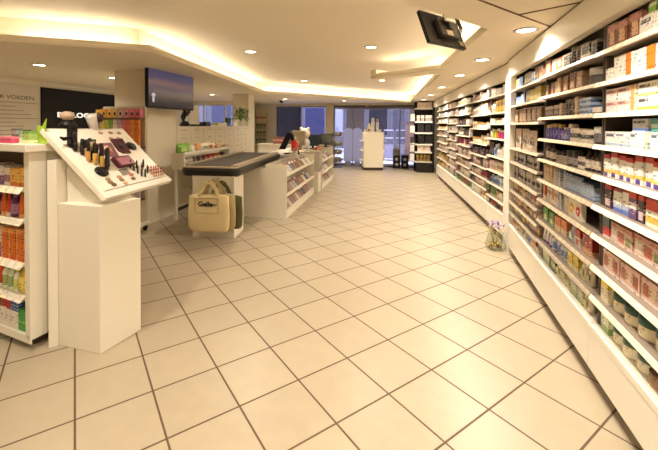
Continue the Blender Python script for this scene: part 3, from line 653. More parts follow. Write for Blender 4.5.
PAL = [
 [['fpink','fw','fw','wblbox'],['fwbottle','mixye','fcream','fbrown'],['fcream','fw','fpink'],['fgrey','forange','fmag','flime'],['fdark','fwbottle','fblue'],['fpink','fbrown','fbeige'],['fblue','wblbox','fw'],['fgreen','fcream','flime','fw'],['fdark','fred','fbrown']],
 [['fbrown','fpink','fpink','fw'],['fwbottle','fpink','fcream'],['fbeige','fcream','fw'],['fcream','fbeige','fw'],['fpurple','fdark','fdark'],['fpink','fpurple','fdark'],['fpink','fred','fdark'],['fpurple','fpink','fgreen'],['fw','fbeige','fcream']],
 [['fbeige','fw','fbrown'],['fgrey','fbeige','fw'],['fdark','fpink','fgrey'],['fgrey','fdark','fw'],['fred','fpink','fpurple'],['fwbottle','fpink','fpink'],['fbeige','fpink','fw'],['fred','fw','fdark'],['fgreen','fred','fgreen','fw']],
 [['fbeige','fpink','fgrey'],['fw','fgrey','fpink'],['fw','fbeige'],['fbeige','fw','fpink'],['fpink','fbrown','fw'],['fbeige','fw','fpink'],['fw','fpink','fbeige'],['fwbag','fpink','fw'],['fwbag','fpurple','fgreen']],
 [['fw','fw','fpink'],['fw','fw','fgrey'],['fw','fw'],['fw','fyel','fw'],['fpink','fw'],['fw','fbeige'],['fwbag','fpink','fw'],['fyel','fyel','fbeige'],['fyel','fyel','fwbag']],
]
FG = 'far bays of the right wall shelving'
for (y0, y1, Zf, lab, bn), pal in zip(FB, PAL):
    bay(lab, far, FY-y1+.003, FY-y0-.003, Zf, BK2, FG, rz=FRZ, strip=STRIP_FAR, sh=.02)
    rg = random.Random(int(y0*100))
    for k, z in enumerate(Zf):
        room = (Zf[k-1] - .045 - z) if k else .15
        items = []; s = FY-y1+.035; e = FY-y0-.035; ww = .1 if y0 < 7 else .13
        if y0 > 8.5: ww = .16
        while s < e:
            key = pal[k][min(len(pal[k])-1, int((s-(FY-y1))/(y1-y0)*len(pal[k])))]
            if rg.random() < .25: key = rg.choice(pal[k])
            kd = ST[key][0]; w = ww * (rg.uniform(.95,1.3) if kd in ('carton','bag') else rg.uniform(.72,.85) if kd != 'jar' else 1.0)
            w = round(w, 2)
            cnt = rg.choice((1,2,2,3)) if y0 < 8 else rg.choice((1,2))
            h = round(min(room*rg.choice((.72,.85,.95)), .2 if kd != 'jar' else w*1.1), 2)
            items.append((key, w, h, cnt, .008)); s += cnt*(w+.008)
        fill(far, FRZ, FY-y1+.035, e, z, room, items, SHN(k, 9), bn, 'goods in the ' + bn, jit=True)
def T(x, y, z): return Matrix.Translation((x, y, z))
def simple(mb, name, label, cat, loc=(0,0,0), rz=0, group=None, bev=0):
    return tag(mb.build(name, None, loc, rz, bev), label, cat, group)

# ------------------------------------------------------------------ left beauty shelf unit
URZ = math.radians(-11.5); UQ = (-2.41, 2.03)
uc, us = math.cos(URZ), math.sin(URZ)
def unit(x, y): return (UQ[0] + x*uc - y*us, UQ[1] + x*us + y*uc)
t = thing('beauty_shelf_unit', 'low cream shelf unit on the left stocked with bright sun care and beauty goods', 'shelving', (UQ[0],UQ[1],0), URZ)
MB().box(-.06,0,0,.115,.08,1.40,CREAM).box(-.06,-.03,.115,.25,.08,1.40,CREAM).build('side_panel', t, bev=.004)
MB().box(-1.3,-1.25,0,.25,.08,1.40,CREAM).build('side_panel', t)
MB().box(-1.25,-.06,.23,.25,.08,1.40,M('#5b4a40',.6)).build('back_panel', t)
MB().box(-1.32,.02,-.03,.27,1.40,1.455,CREAM).build('top_board', t, bev=.006)
MB().box(-1.25,-.08,.07,.24,0,.08,M('#4a3c30',.7)).build('toe_kick', t)
ZU = [1.14,.915,.605,.37,.105]
for k, z in enumerate(ZU):
    sh_ = MB().box(-1.25,-.062,.01,.23,z-.025,z,CREAM).build('shelf', t)
    if k < 4: MB().add([(-1.25,-.018,z-.036),(-.09,-.018,z-.036),(-.075,.01,z+.003),(-1.25,.01,z+.003),(-1.25,-.014,z-.038),(-.09,-.014,z-.038),(-.075,.014,z),(-1.25,.014,z)],
        [(0,1,2,3),(5,4,7,6),(0,3,7,4),(1,5,6,2),(3,2,6,7),(0,4,5,1)], STRIP).build('price_strip', sh_)
    else: MB().box(-1.25,-.001,-.0,.01,z-.05,z+.004,CREAM).build('front_edge', sh_)
US = {
 'oc': ('carton','sun_care_carton','box',('orange yellow carton','#e89a3c',((0,.22,'#d8701c'),(.22,.95,'#f0bc5c')))),
 'pw': ('carton','sun_care_carton','box',('pinkish white carton','#ead8cc',((.2,.6,'#b07890'),))),
 'pp': ('carton','sun_care_carton','box',('white purple carton','#e6dcd8',((0,.5,'#7a4a78'),))),
 'gcone': ('cone','cone_bottle','bottle',('green cone bottle','#4fb03a','#3a8a30')),
 'ocone': ('cone','cone_bottle','bottle',('orange cone bottle','#d8641c','#e8a060')),
 'pbot': ('bottle','sun_care_bottle','bottle',('purple bottle','#5a2450','#8a5a88','#a87aa0')),
 'rbot': ('cone','cone_bottle','bottle',('red orange cone bottle','#c83a1c','#e8d0b8')),
 'obox': ('carton','sun_care_carton','box',('tall orange carton','#e0701c',((.0,.12,'#c85a10'),(.85,1,'#f0a050')),((.08,.14,0,1,'#f6c890'),))),
 'ypouch': ('bag','sun_care_pouch','pouch',('yellow pouch','#e8c41c','#f0dc60')),
 'wbot': ('bottle','sun_care_bottle','bottle',('white yellow bottle','#e8e8d0','#c8c430','#d0d880')),
 'ybot': ('bottle','sun_care_bottle','bottle',('pale green bottle','#dfe4c4','#e8e8dc','#9fb070')),
 'rtube': ('tube','sun_care_tube','tube',('red orange tube','#d84a20','#e8e0d0')),
 'gbox': ('carton','sanitary_carton','box',('bright green carton','#3f9c34',((.35,.5,'#70c050'),))),
 'bpack': ('carton','sanitary_carton','box',('blue topped white pack','#e6e0d4',((.62,1,'#3a5a9c'),))),
 'rpack': ('carton','sanitary_carton','box',('red topped white pack','#e6e0d4',((.66,1,'#c02c28'),))),
 'gpack': ('carton','sanitary_carton','box',('green topped white pack','#dfe2cc',((.62,1,'#2c7a3a'),))),
}
ST.update(US)
UROWS = [[('oc',.12,.14),('oc',.11,.13),('pw',.07,.13),('pp',.1,.14),('pw',.1,.15),('pp',.1,.13),('oc',.1,.13),('pw',.1,.13),('pp',.1,.12)],
 [('gcone',.075,.17),('ocone',.065,.18),('pbot',.075,.18),('rbot',.06,.17),('ocone',.065,.18),('pbot',.07,.18),('gcone',.07,.17),('rbot',.07,.17),('ocone',.07,.18),('pbot',.07,.18)],
 [('obox',.05,.2),('obox',.085,.235),('obox',.085,.225),('obox',.085,.225),('pp',.06,.22),('obox',.085,.225),('pp',.09,.22),('obox',.085,.225),('obox',.085,.225),('pp',.09,.2)],
 [('ypouch',.13,.2),('wbot',.06,.17),('ybot',.065,.19),('ybot',.065,.19),('rtube',.06,.18),('rtube',.06,.18),('wbot',.06,.19),('ypouch',.12,.19),('ybot',.06,.19),('rtube',.06,.18)],
 [('gbox',.12,.15),('bpack',.085,.2),('rpack',.05,.19),('rpack',.06,.2),('gpack',.09,.2),('bpack',.09,.2),('rpack',.08,.2),('gpack',.09,.19),('bpack',.09,.2),('rpack',.09,.2)]]
UN = ['top shelf','second shelf','third shelf','fourth shelf','bottom shelf']
for k, row in enumerate(UROWS):
    x = -.068
    for n, (key, w, h) in enumerate(row):
        kind, name, cat, st = ST[key]
        px, py = unit(x-w/2, .025 + (0 if k else .02)); d = .12 if kind == 'carton' else (.08 if kind == 'bag' else w)
        put(kind, st, w, h, d, (px, py, ZU[k]+.0005), URZ + random.uniform(-.06,.06), f"{st[0]}, {ORD[n+1]} from right, {UN[k]}, left beauty shelf unit", cat, 'goods in the left beauty unit', name)
        x -= w + .006
def on_unit(x, y): p = unit(x, y); return (p[0], p[1], 1.4555)
ZT = 1.4555
o = carton(.07,.09,.06,'#a8c470',((0,.3,'#dfe8b8'),(.8,1,'#7aa848'))).build('cosmetic_carton', None, on_unit(-.09,.03), URZ); tag(o, 'light green carton on top of the left shelf unit, beside the leaf card', 'box')
o = carton(.06,.08,.05,'#b4c89a',((0,.5,'#e2e6c4'),)).build('cosmetic_carton', None, on_unit(-.175,.05), URZ); tag(o, 'pale green carton on top of the left shelf unit, next to the pink box', 'box')
b = MB().prism([(-.05,0),(.06,0),(.035,.08),(.05,.18),(.0,.12),(-.05,.13),(-.06,.05)], -.003, .003, M('#a8c83c',.5)); b.xf(Matrix.Rotation(PI/2,4,'X'))
simple(b, 'leaf_card', 'bright green pointed leaf display card on the left shelf unit top', 'display card', on_unit(-.02,.1), URZ)
o = thing('gift_tray', 'flat pink gift box on top of the left shelf unit', 'box', on_unit(-.36,.08), URZ)
MB().box(-.12,.12,-.06,.08,0,.03,M('#d8547a',.45)).build('box_body', o, bev=.004); MB().box(-.123,.123,-.063,.083,.03,.045,M('#e8809a',.45)).build('lid', o, bev=.003)
simple(MB().lathe([(.05,0),(.055,.05),(.05,.11),(.035,.16),(.01,.19)], M('#d8607e',.5), n=18), 'rounded_bottle', 'pink rounded bottle at the left edge on the shelf unit top', 'bottle', on_unit(-.5,.02), URZ)
o = carton(.055,.06,.05,'#6a7a6a',((.3,.7,'#a8b4a4'),)).build('cosmetic_carton', None, (*unit(-.37,.1), ZT+.046), URZ); tag(o, 'small grey green carton standing on the pink gift box', 'box')
o = put('jar', ('dark jar','#2a2422','#151212','#4a4040'), .05,.05,.05, (*unit(-.28,.12), ZT+.046), URZ, 'small dark jar standing on the pink gift box', 'jar', None, 'cream_jar')

# ------------------------------------------------------------------ makeup stand
t = thing('makeup_stand', 'white makeup tester stand with a tilted tray on a tapered pedestal', 'display stand', (-2.07,2.3,0))
LW = (-2.07, 2.3)
def loc_(P): return [(x-LW[0], y-LW[1]) for x, y in P]
MB().prism(loc_([(-2.29,2.14),(-1.92,2.115),(-1.845,2.44),(-2.21,2.5)]), 0, 1.03, CREAM).build('pedestal', t, bev=.004)
MB().prism(loc_([(-2.336,2.1),(-2.293,2.135),(-2.25,2.46),(-2.3,2.46)]), 0, 1.34, CREAM).build('rear_column', t)
q = MB().add([(-2.27-LW[0],.0,1.03),(-1.98-LW[0],0,1.03),(-1.98-LW[0],0,1.05),(-2.27-LW[0],0,1.33),(-2.22-LW[0],.26,1.03),(-1.93-LW[0],.26,1.03),(-1.93-LW[0],.26,1.03),(-2.22-LW[0],.26,1.28)],
  [(0,1,2,3),(5,4,7,6),(0,3,7,4),(1,5,6,2),(3,2,6,7),(0,4,5,1)], CREAM); q.xf(T(0,-.1,0)).build('upper_support', t)
TL, TRr, BRr, BL = [Vector(p) for p in ((-2.39,2.12,1.573),(-2.46,3.0,1.573),(-1.96,3.02,1.095),(-1.9,2.15,1.095))]
eX = (BL-TL).normalized(); eY = (TRr-TL); eY = (eY - eX*eY.dot(eX)).normalized(); eZ = eX.cross(eY)
TLN, TW = (BL-TL).length, (TRr-TL).length
TM = Matrix(((eX.x,eY.x,eZ.x,TL.x),(eX.y,eY.y,eZ.y,TL.y),(eX.z,eY.z,eZ.z,TL.z),(0,0,0,1)))
LT = Matrix.Translation((-LW[0],-LW[1],0)) @ TM
b = MB().box(0,TLN,0,TW,-.05,-.012,CREAM); b.xf(LT); b.build('tray', t, bev=.004)
b = MB().box(.035,TLN-.05,.035,TW-.03,-.012,0,M('#efe9dc',.35)); b.xf(LT); b.build('tray_insert', t)
b = MB().box(TLN-.045,TLN+.012,-.004,TW+.004,-.045,-.005,M('#f0ebe0',.3)); b.xf(LT); b.build('front_lip', t, bev=.004)
def onT(a, b_, z=0): return TM @ Vector((b_*TLN, a*TW, z))
def flat(mb, name, a, b_, label, cat, group=None, z=0.0005, rot=0):
    o = mb.build(name); o.matrix_world = Matrix.Translation(onT(a,b_,z)) @ TM.to_3x3().to_4x4() @ Matrix.Rotation(rot,4,'Z'); return tag(o, label, cat, group)
def upright(o, a, b_, label, cat, group=None, dz=0): o.location = onT(a,b_) + Vector((0,0,dz)); return tag(o, label, cat, group)
sw = [(.58,.10,'#b8886a'),(.72,.10,'#b07a5c'),(.84,.11,'#a87258'),(.65,.20,'#c89a78'),(.76,.20,'#d8a890'),
      (.17,.80,'#b09070'),(.165,.845,'#8a6a50'),(.18,.885,'#6a4e3c'),(.31,.80,'#c09a78'),(.31,.845,'#a07c60'),(.32,.90,'#d0a88c'),(.48,.80,'#c87a58'),(.46,.86,'#7a5c48')]
pos = ['leftmost of the top row','middle of the top row','right of the top row','left of the second row','right of the second row','upper one in the low left column','middle one in the low left column','bottom one in the low left column','upper one in the low middle column','middle one in the low middle column','bottom one in the low middle column','upper one in the low right column','bottom one in the low right column']
for (a, b_, c), p in zip(sw, pos):
    flat(MB().lathe([(.0001,0),(.026,0),(.026,.004),(.022,.006),(.0001,.006)], M(c,.5), n=16, sx=.62), 'powder_pan', a, b_, f'powder tester pan, {p} on the tilted tray', 'powder', 'powder testers on the makeup tray')
for a, b_, p in ((.83,.36,'upper'),(.17,.69,'lower left')):
    flat(MB().lathe([(.0001,0),(.058,0),(.06,.006),(.055,.014),(.0001,.016)], BLACK, n=24, sx=.8), 'compact', a, b_, f'black oval compact on the makeup tray, the {p} one', 'compact')
flat(MB().box(-.03,.03,-.05,.05,0,.004,M('#8c8078',.4)), 'palette', .43, .745, 'grey shadow palette on the makeup tray below the dark red box', 'palette')
def card(name, a, b_, w, h, face, extra, label):
    o = thing(name, label, 'display card'); 
    MB().box(-.004,.004,-w/2,w/2,0,h,M(face,.4)).build('card', o)
    q = MB(); extra(q); q.build('printed_picture', o)
    o.matrix_world = Matrix.Translation(onT(a,b_)) @ Matrix.Rotation(math.radians(-5),4,'Z') @ Matrix.Rotation(math.radians(-38),4,'Y'); return o
def face_pic(q):
    q.lathe([(.0001,0),(.034,0),(.034,.002),(.0001,.002)], M('#e0b498',.5), n=18, sx=1.25)
    q.lathe([(.0001,.002),(.012,.002),(.012,.003),(.0001,.003)], M('#a83c48',.5), (.02,0,0), n=10, sy=1.3)
    q.xf(T(.0045,.005,.07) @ Matrix.Rotation(PI/2,4,'Y'))
    q.box(.004,.0055,-.065,-.035,.02,.12,M('#5a2a34',.5))
card('portrait_card', .44, .50, .15, .14, '#8a5a60', face_pic, 'small standing card with a pink face picture on the makeup tray')
card('dark_red_card', .66, .47, .13, .16, '#4c1a26', lambda q: q.lathe([(.0001,0),(.028,0),(.028,.002),(.0001,.002)], M('#1e0f14',.4), n=18).xf(T(.0045,0,.08) @ Matrix.Rotation(PI/2,4,'Y')), 'dark red card with a black disc on the makeup tray')
o = thing('lip_colour_box', 'dark red tester box in the middle of the makeup tray', 'box'); 
MB().box(-.05,.05,-.1,.1,0,.035,M('#571c2c',.35)).build('box_body', o, bev=.003); MB().box(-.03,.045,-.08,.08,.035,.038,M('#a8687a',.3)).build('window', o)
o.matrix_world = Matrix.Translation(onT(.5,.61)) @ TM.to_3x3().to_4x4()
def slim(body, cap, hh, r=.012):
    o = bpy.data.objects.new('makeup_bottle', None); C.objects.link(o)
    MB().lathe([(r*.95,0),(r,.003),(r,hh*.5),(r*.9,hh*.52)], M(body,.25), n=12).build('bottle_body', o)
    MB().lathe([(r*.85,hh*.5),(r*.85,hh*.97),(r*.6,hh)], M(cap,.3), n=12).build('cap', o); return o
bl = [(.10,.36,'#1a1718','#141213',.1,'black'),(.14,.42,'#2a2020','#1a1516',.09,'black'),(.16,.46,'#b08a60','#141213',.1,'tan'),(.14,.52,'#c09048','#1c1816',.11,'gold'),(.19,.50,'#2c2422','#caa878',.1,'black'),(.18,.57,'#c8a050','#17120f',.12,'gold'),(.22,.54,'#d8b898','#19130f',.1,'beige'),(.23,.62,'#c09848','#16120f',.12,'gold'),(.27,.55,'#1c1718','#161213',.11,'black'),(.26,.66,'#1e1a1c','#121011',.12,'black'),(.30,.62,'#241c20','#141012',.11,'black'),(.21,.44,'#e0d8d0','#1b1718',.1,'white')]
for n, (a, b_, c1, c2, hh, cn) in enumerate(bl):
    upright(slim(c1, c2, hh*1.35, .0155), a, b_, f'slim {cn} makeup bottle, {ORD[n+1]} nearest the top left of the makeup tray', 'bottle', 'makeup bottles on the tilted tray', -.004)
def pencil(c, hh):
    o = bpy.data.objects.new('makeup_pencil', None); C.objects.link(o)
    MB().lathe([(.007,0),(.007,hh*.8)], M('#1a1616',.35), n=8).build('shaft', o); MB().lathe([(.007,hh*.8),(.003,hh*.95),(.0006,hh)], M(c,.4), n=8).build('tip', o); return o
for n, (a, b_, c) in enumerate(((.55,.70,'#3a2a2a'),(.56,.75,'#a87a60'),(.58,.80,'#2a2024'),(.60,.85,'#c08a70'),(.63,.72,'#7a5a50'),(.66,.78,'#c89a88'),(.64,.87,'#241c1c'),(.69,.76,'#2a2222'),(.72,.82,'#b03c48'),(.74,.72,'#2a2626'))):
    upright(pencil(c, .075), a, b_, f'black makeup pencil, {ORD[n+1]} from left in the pencil rows of the tray', 'pencil', 'makeup pencils on the tray', -.004)
def lipstick(c):
    o = bpy.data.objects.new('lipstick', None); C.objects.link(o)
    MB().lathe([(.009,0),(.009,.02),(.007,.021),(.007,.028)], M('#c8a890',.3,.3), n=10).build('case', o)
    MB().lathe([(.006,.028),(.006,.036),(.004,.042),(.0005,.044)], M(c,.35), n=10).build('bullet', o); return o
n = 0
for r_, b_ in enumerate((.80,.85,.90)):
    for k in range(5):
        n += 1
        c = ['#b02a3a','#a0202e','#c04a50','#8c1c2c','#c03c40'][(k+r_)%5]
        upright(lipstick(c), .76+k*.042, b_, f'red lipstick tester, {ORD[k+1]} from left, {["back","middle","front"][r_]} row at the tray corner', 'lipstick', 'lipstick testers at the tray corner', -.003)
# tall things at the raised edge of the tray
o = thing('sponge_dome', 'beige rounded sponge dome on a black holder at the raised tray edge', 'display head', (-2.44,2.37,1.545))
MB().ball((0,0,.115),.052,M('#b8a088',.6),16,10,.72).build('sponge', o)
MB().lathe([(.066,.035),(.062,.05),(.04,.075),(.03,.085)], BLACK, n=18).build('holder', o)
MB().lathe([(.03,0),(.03,.04)], BLACK, n=12).build('stem', o)
o = thing('cotton_holder', 'white slanted cup with a dark brown ball beside the sign letters', 'cup', (-2.44,2.64,1.535))
b = MB().lathe([(.028,0),(.042,.12),(.044,.15)], M('#e6dfdc',.4), n=16); b.xf(Matrix.Rotation(.3,4,'X')); b.build('cup', o)
MB().ball((0,.05,.115),.04,M('#3a1c18',.45)).build('ball', o)
o = thing('perfume_stand', 'tall black tester stand at the upper left of the makeup tray', 'display stand', onT(.11,.3))
MB().box(-.02,.02,-.028,.028,-.003,.15,BLACK).build('column', o, bev=.003); MB().box(.02,.024,-.018,.018,.05,.11,M('#4a4444',.3)).build('front_label', o); MB().tube([(0,-.02,.07),(0,-.07,.06),(0,-.1,.075)],[.012,.014,.006],BLACK).build('side_arm', o)
o = thing('tester_box', 'small open black tester box near the top of the makeup tray', 'box', onT(.3,.3)); 
MB().box(-.025,.025,-.04,.04,-.003,.05,BLACK).build('box_body', o); MB().box(.025,.028,-.03,.03,.02,.04,M('#8a8684',.3)).build('front_label', o)

# ------------------------------------------------------------------ wall signs on the left wall (plane x = XL)
def wall_m(y, z, dx=.0): return Matrix(((0,0,1,XL+dx),(1,0,0,y),(0,1,0,z),(0,0,0,1)))
t = thing('wall_poster', 'pale wall poster with grey capital heading and lines of text', 'poster', (XL+.012,5.1,0))
MB().box(-.01,.008,-1.2,.93,.9,2.33,M('#d9d3c6',.6)).build('panel', t)
x = fit_text('R VOEDEN', .64, .07, .001, M('#4a4742',.6)); o = bpy.data.objects.new('heading', x); C.objects.link(o); o.parent = t; o.matrix_local = Matrix(((0,0,1,.0095),(1,0,0,.17),(0,1,0,2.06),(0,0,0,1)))
b = MB()
for k in range(9):
    b.box(.008,.0095,-.6,.9-(.15*((k*7)%4)),2.0-k*.075-.012,2.0-k*.075,M('#8f897e',.6))
b.build('text_lines', t)
t = thing('black_sign', 'large black wall sign with white capital letters behind the makeup stand', 'sign', (XL+.02,7.2,0))
MB().box(-.018,.02,-1.13,1.2,1.02,2.34,BLACK).build('panel', t)
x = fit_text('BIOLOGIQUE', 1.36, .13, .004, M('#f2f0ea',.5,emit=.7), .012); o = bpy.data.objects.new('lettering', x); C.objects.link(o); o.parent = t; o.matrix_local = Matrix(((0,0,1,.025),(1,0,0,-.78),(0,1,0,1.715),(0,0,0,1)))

# ------------------------------------------------------------------ striped product spinner before the pillar
t = thing('hanging_rack', 'mobile rack of colourful striped packets in front of the wide pillar', 'display rack', (-3.84,4.66,0))
MB().box(-.36,.36,.05,.07,.12,1.86,M('#c9bea8',.5)).build('back_panel', t)
MB().box(-.38,.38,-.14,.14,.1,.14,CREAM).build('base', t)
for x, y in ((-.32,-.1),(.32,-.1),(-.32,.1),(.32,.1)):
    b = MB(); b.lathe([(.035,-.015),(.045,-.01),(.045,.01),(.035,.015)], BLACK, n=14); b.xf(T(x,y,.045) @ Matrix.Rotation(PI/2,4,'Y')); b.box(x-.01,x+.01,y-.01,y+.01,.06,.1,STEEL); b.build('caster', t)
for z in (1.69,1.26,.9,.5): MB().box(-.37,.37,-.1,.05,z-.012,z,M('#5a3f28',.5)).build('shelf', t)
pc = ['#e0b048','#d89a30','#e2a83c','#d8b060','#c8a0a0','#d890a0','#d86a80','#d0607a']
for k, c in enumerate(pc):
    o = thing('hair_tie_box', f'{["yellow","orange","orange","tan","greyish pink","pale pink","pink","deep pink"][k]} windowed pack, {ORD[k+1]} from left on top of the striped rack', 'box', (-3.84-.33+.094*k, 4.58, 1.6905), 0, 'windowed packs on the striped rack')
    MB().box(-.042,.042,0,.06,0,.12+.01*(k%2),M(c,.45)).build('pack', o); MB().lathe([(.0001,-.002),(.018,-.002),(.018,.001),(.0001,.001)], M('#3c2418',.3), n=12, sy=1.5).xf(T(0,0,.06) @ Matrix.Rotation(PI/2,4,'X')).build('window', o)
sc = ['#8c8494','#d2b040','#9cb048','#7f9c3c','#d8c8b0','#b8a0a8','#d8707a','#d86a58','#e09038','#d87828']
sn = ['grey','yellow','light green','green','cream','mauve','pink','coral','amber','orange']
for r_, (z, hh) in enumerate(((1.265,.4),(.905,.33),(.505,.37))):
    for k in range(10):
        o = put('carton', (f'{sn[k]} strip pack', sc[(k+3*r_)%10], ((.0,.06,'#efe6d4'),), ((.3,.7,.08,.16,'#3a2a24'),) if k in (3,5) else ()), .066, hh, .04, (-3.84-.325+.072*k, 4.57, z), 0,
            f'tall {sn[(k+3*r_)%10]} strip pack, {ORD[k+1]} from left, {["upper","middle","lower"][r_]} row of striped rack', 'packet', 'strip packs on the striped rack', 'strip_pack')

# ------------------------------------------------------------------ televisions
t = thing('wall_television', 'wide black television hung beside the wide pillar showing a dim violet landscape', 'television', (-3.5,5.42,2.16), math.radians(88.5))
MB().box(-.63,.63,-.02,.03,-.31,.31,BLACK).build('casing', t, bev=.006)
def screen_mat():
    m = bpy.data.materials.new('screen_picture'); m.use_nodes = True; nt = m.node_tree; b = nt.nodes['Principled BSDF']; N = nt.nodes.new; L = nt.links.new
    tc = N('ShaderNodeTexCoord'); sp = N('ShaderNodeSeparateXYZ'); nz = N('ShaderNodeTexNoise'); nz.inputs['Scale'].default_value = 3; mp = N('ShaderNodeMapping'); mp.inputs['Scale'].default_value = (1,1,6)
    ad = N('ShaderNodeMath'); ad.operation = 'MULTIPLY_ADD'; ad.inputs[1].default_value = .22; cr = N('ShaderNodeValToRGB'); mr = N('ShaderNodeMapRange'); mr.inputs[1].default_value = -.3; mr.inputs[2].default_value = .3
    L(tc.outputs['Object'], sp.inputs[0]); L(tc.outputs['Object'], mp.inputs[0]); L(mp.outputs[0], nz.inputs['Vector']); L(nz.outputs['Fac'], ad.inputs[0]); L(sp.outputs['Z'], mr.inputs[0]); L(mr.outputs[0], ad.inputs[2]); L(ad.outputs[0], cr.inputs[0])
    e = cr.color_ramp.elements; e[0].position = .05; e[0].color = lin('#1a1622'); e[1].position = 1; e[1].color = lin('#4a4660')
    for p, c in ((.4,'#221c2c'),(.62,'#3e3652'),(.78,'#7a5c58'),(.88,'#4c4460')): q = e.new(p); q.color = lin(c)
    L(cr.outputs[0], b.inputs['Emission Color']); b.inputs['Emission Strength'].default_value = .5; b.inputs['Base Color'].default_value = (.01,.01,.012,1); b.inputs['Roughness'].default_value = .12
    return m
MB().box(-.61,.61,-.023,-.019,-.285,.295,screen_mat()).build('screen', t)
q = MB(); LMP = M('#a8a4a8',.5,emit=.5); q.lathe([(.06,0),(.0005,.05)], LMP, (-.5,-.0,-.12), n=12); q.lathe([(.02,-.1),(.03,0)], LMP, (-.5,0,-.12), n=8); q.xf(T(0,-.024,0) @ Matrix.Diagonal((1,.03,1,1))); q.build('pictured_lamp', t)
MB().box(-.12,.12,.03,.19,-.12,.12,DARK).build('wall_bracket', t); MB().tube([(0,.05,.3),(0,.05,.29)],.02,DARK).build('bracket_cap', t)
t = thing('ceiling_television', 'small black television seen from behind hanging in the lit ceiling opening', 'television', (.58,3.53,2.34), math.atan2(.35,.33)); t.rotation_euler.x = -.38
MB().box(-.3,.26,-.0,.035,0,.33,BLACK).build('casing', t, bev=.005)
MB().box(-.25,.25,.035,.038,.02,.31,M('#1c2030',.1)).build('screen', t)
MB().box(-.14,.14,-.045,.0,.07,.25,M('#1d1a1a',.5)).build('rear_housing', t, bev=.008)
MB().box(-.06,.03,-.05,-.044,.08,.13,M('#c8c0ae',.5)).build('rating_plate', t); MB().box(.17,.23,-.004,.0,.03,.07,M('#9a8c78',.5)).build('sticker', t)
MB().box(-.03,.03,-.075,-.045,.14,.4,DARK).build('hanger', t); MB().box(-.08,.08,-.085,-.075,.2,.26,STEEL).build('bracket_plate', t)
for k in range(3): MB().tube([(.1+.03*k,-.03,.1),(.16+.02*k,-.06,.18),(.17+.03*k,-.04,.3),(.15+.03*k,-.02,.41)],.006,BLACK,6).build('cable', t)

# ------------------------------------------------------------------ drawer wall and its counter goods
XD = -3.68; names = ['nearest the wide pillar','second from the wide pillar','third from the wide pillar','farthest, ending at the slim pillar']
for k in range(4):
    y0 = 5.84 + k*1.0; y1 = y0 + .995
    if k == 3: y1 = 9.345
    L = y1-y0
    t = thing('drawer_cabinet', f'cream drawer cabinet in the wall of drawers, {names[k]}', 'cabinet', (XD, (y0+y1)/2, 0), PI/2, 'wall of cream drawer cabinets')
    MB().box(-L/2,L/2,.02,.5,.08,1.53,CREAM).build('body', t)
    MB().box(-L/2,L/2,.05,.5,0,.08,M('#3a2f26',.6)).build('toe_kick', t)
    zz = [.08,.42,.72,.96,1.12,1.25,1.38,1.53]
    for a, b_ in zip(zz, zz[1:]):
        nn = 2 if a > .9 and k < 3 else 1
        for q in range(nn):
            xa = -L/2 + q*L/nn; xb = xa + L/nn
            d = MB().box(xa+.004,xb-.004,0,.02,a+.004,b_-.004,M('#e2dac6',.4)).build('drawer', t, bev=.002)
            MB().box((xa+xb)/2-.07,(xa+xb)/2+.07,-.012,0,b_-.045,b_-.035,M('#a89c86',.4)).build('handle', d)
simple(MB().box(-.27,.0,-1.755,1.755,0,.03,CREAM), 'dispensary_worktop', 'long cream top board running over the wall of drawers', 'worktop', (XD+.02-.0,7.595,1.5305), 0, None, .004)
# snack shelves in front of the drawers
t = thing('snack_rack', 'small white two level shelf holding snack bags before the drawers', 'shelving', (-3.42,6.2,0))
MB().box(-.02,.2,-.88,-.86,.86,1.1,WHITE).build('side_panel', t)
MB().box(-.02,.2,.86,.88,.86,1.2,WHITE).build('side_panel', t)
for z in (.9,1.12): s_ = MB().box(-.02,.2,-.86,.86,z-.02,z,WHITE).build('shelf', t); MB().box(.2,.206,-.86,.86,z-.03,z+.02,WHITE).build('front_edge', s_)
for sy in (-.8,.8): MB().box(-.01,.03,sy-.02,sy+.02,0,.885,WHITE).build('leg', t)
sb = [('green','#7fb04a','#c8d890'),('green','#8ab858','#d8e0a8'),('white','#e4dccc','#c89a60'),('orange','#d8a060','#f0e0c0'),('white','#e8e0d0','#8aa888'),('cream','#dccfae','#a8603c'),('white','#e6dfd2','#b04a3c'),('peach','#dcb490','#f0e4d0'),('cream','#d8c8a4','#7a4a38')]
for k, (cn, c1, c2) in enumerate(sb):
    put('bag', (cn+' snack bag', c1, c2), round(random.uniform(.19,.24),2), round(random.uniform(.1,.17),2), .12, (-3.27, 5.42+.185*k, 1.121), PI/2 + random.uniform(-.3,.3), f'{cn} snack bag, {ORD[k+1]} from the near end of the upper snack shelf', 'bag', 'snack bags on the upper snack shelf', 'snack_bag')
sb = [('white','#e0d8cc','#b8b0a8'),('white','#ddd4c8','#a89c90'),('dark brown','#3c2a24','#8a6a50'),('dark','#2c2224','#7a5048'),('dark red','#6a2426','#c89078'),('red','#b02e2a','#e0b098'),('red','#a8322c','#e8d0b0'),('orange','#d07838','#f0d8a8'),('brown','#6a4030','#c8a080')]
for k, (cn, c1, c2) in enumerate(sb):
    put('bag', (cn+' sweets bag', c1, c2), random.uniform(.16,.19), .13, .1, (-3.27, 5.42+.185*k, .901), PI/2 + random.uniform(-.3,.3), f'{cn} sweets bag, {ORD[k+1]} from the near end of the lower snack shelf', 'bag', 'sweets bags on the lower snack shelf', 'snack_bag')
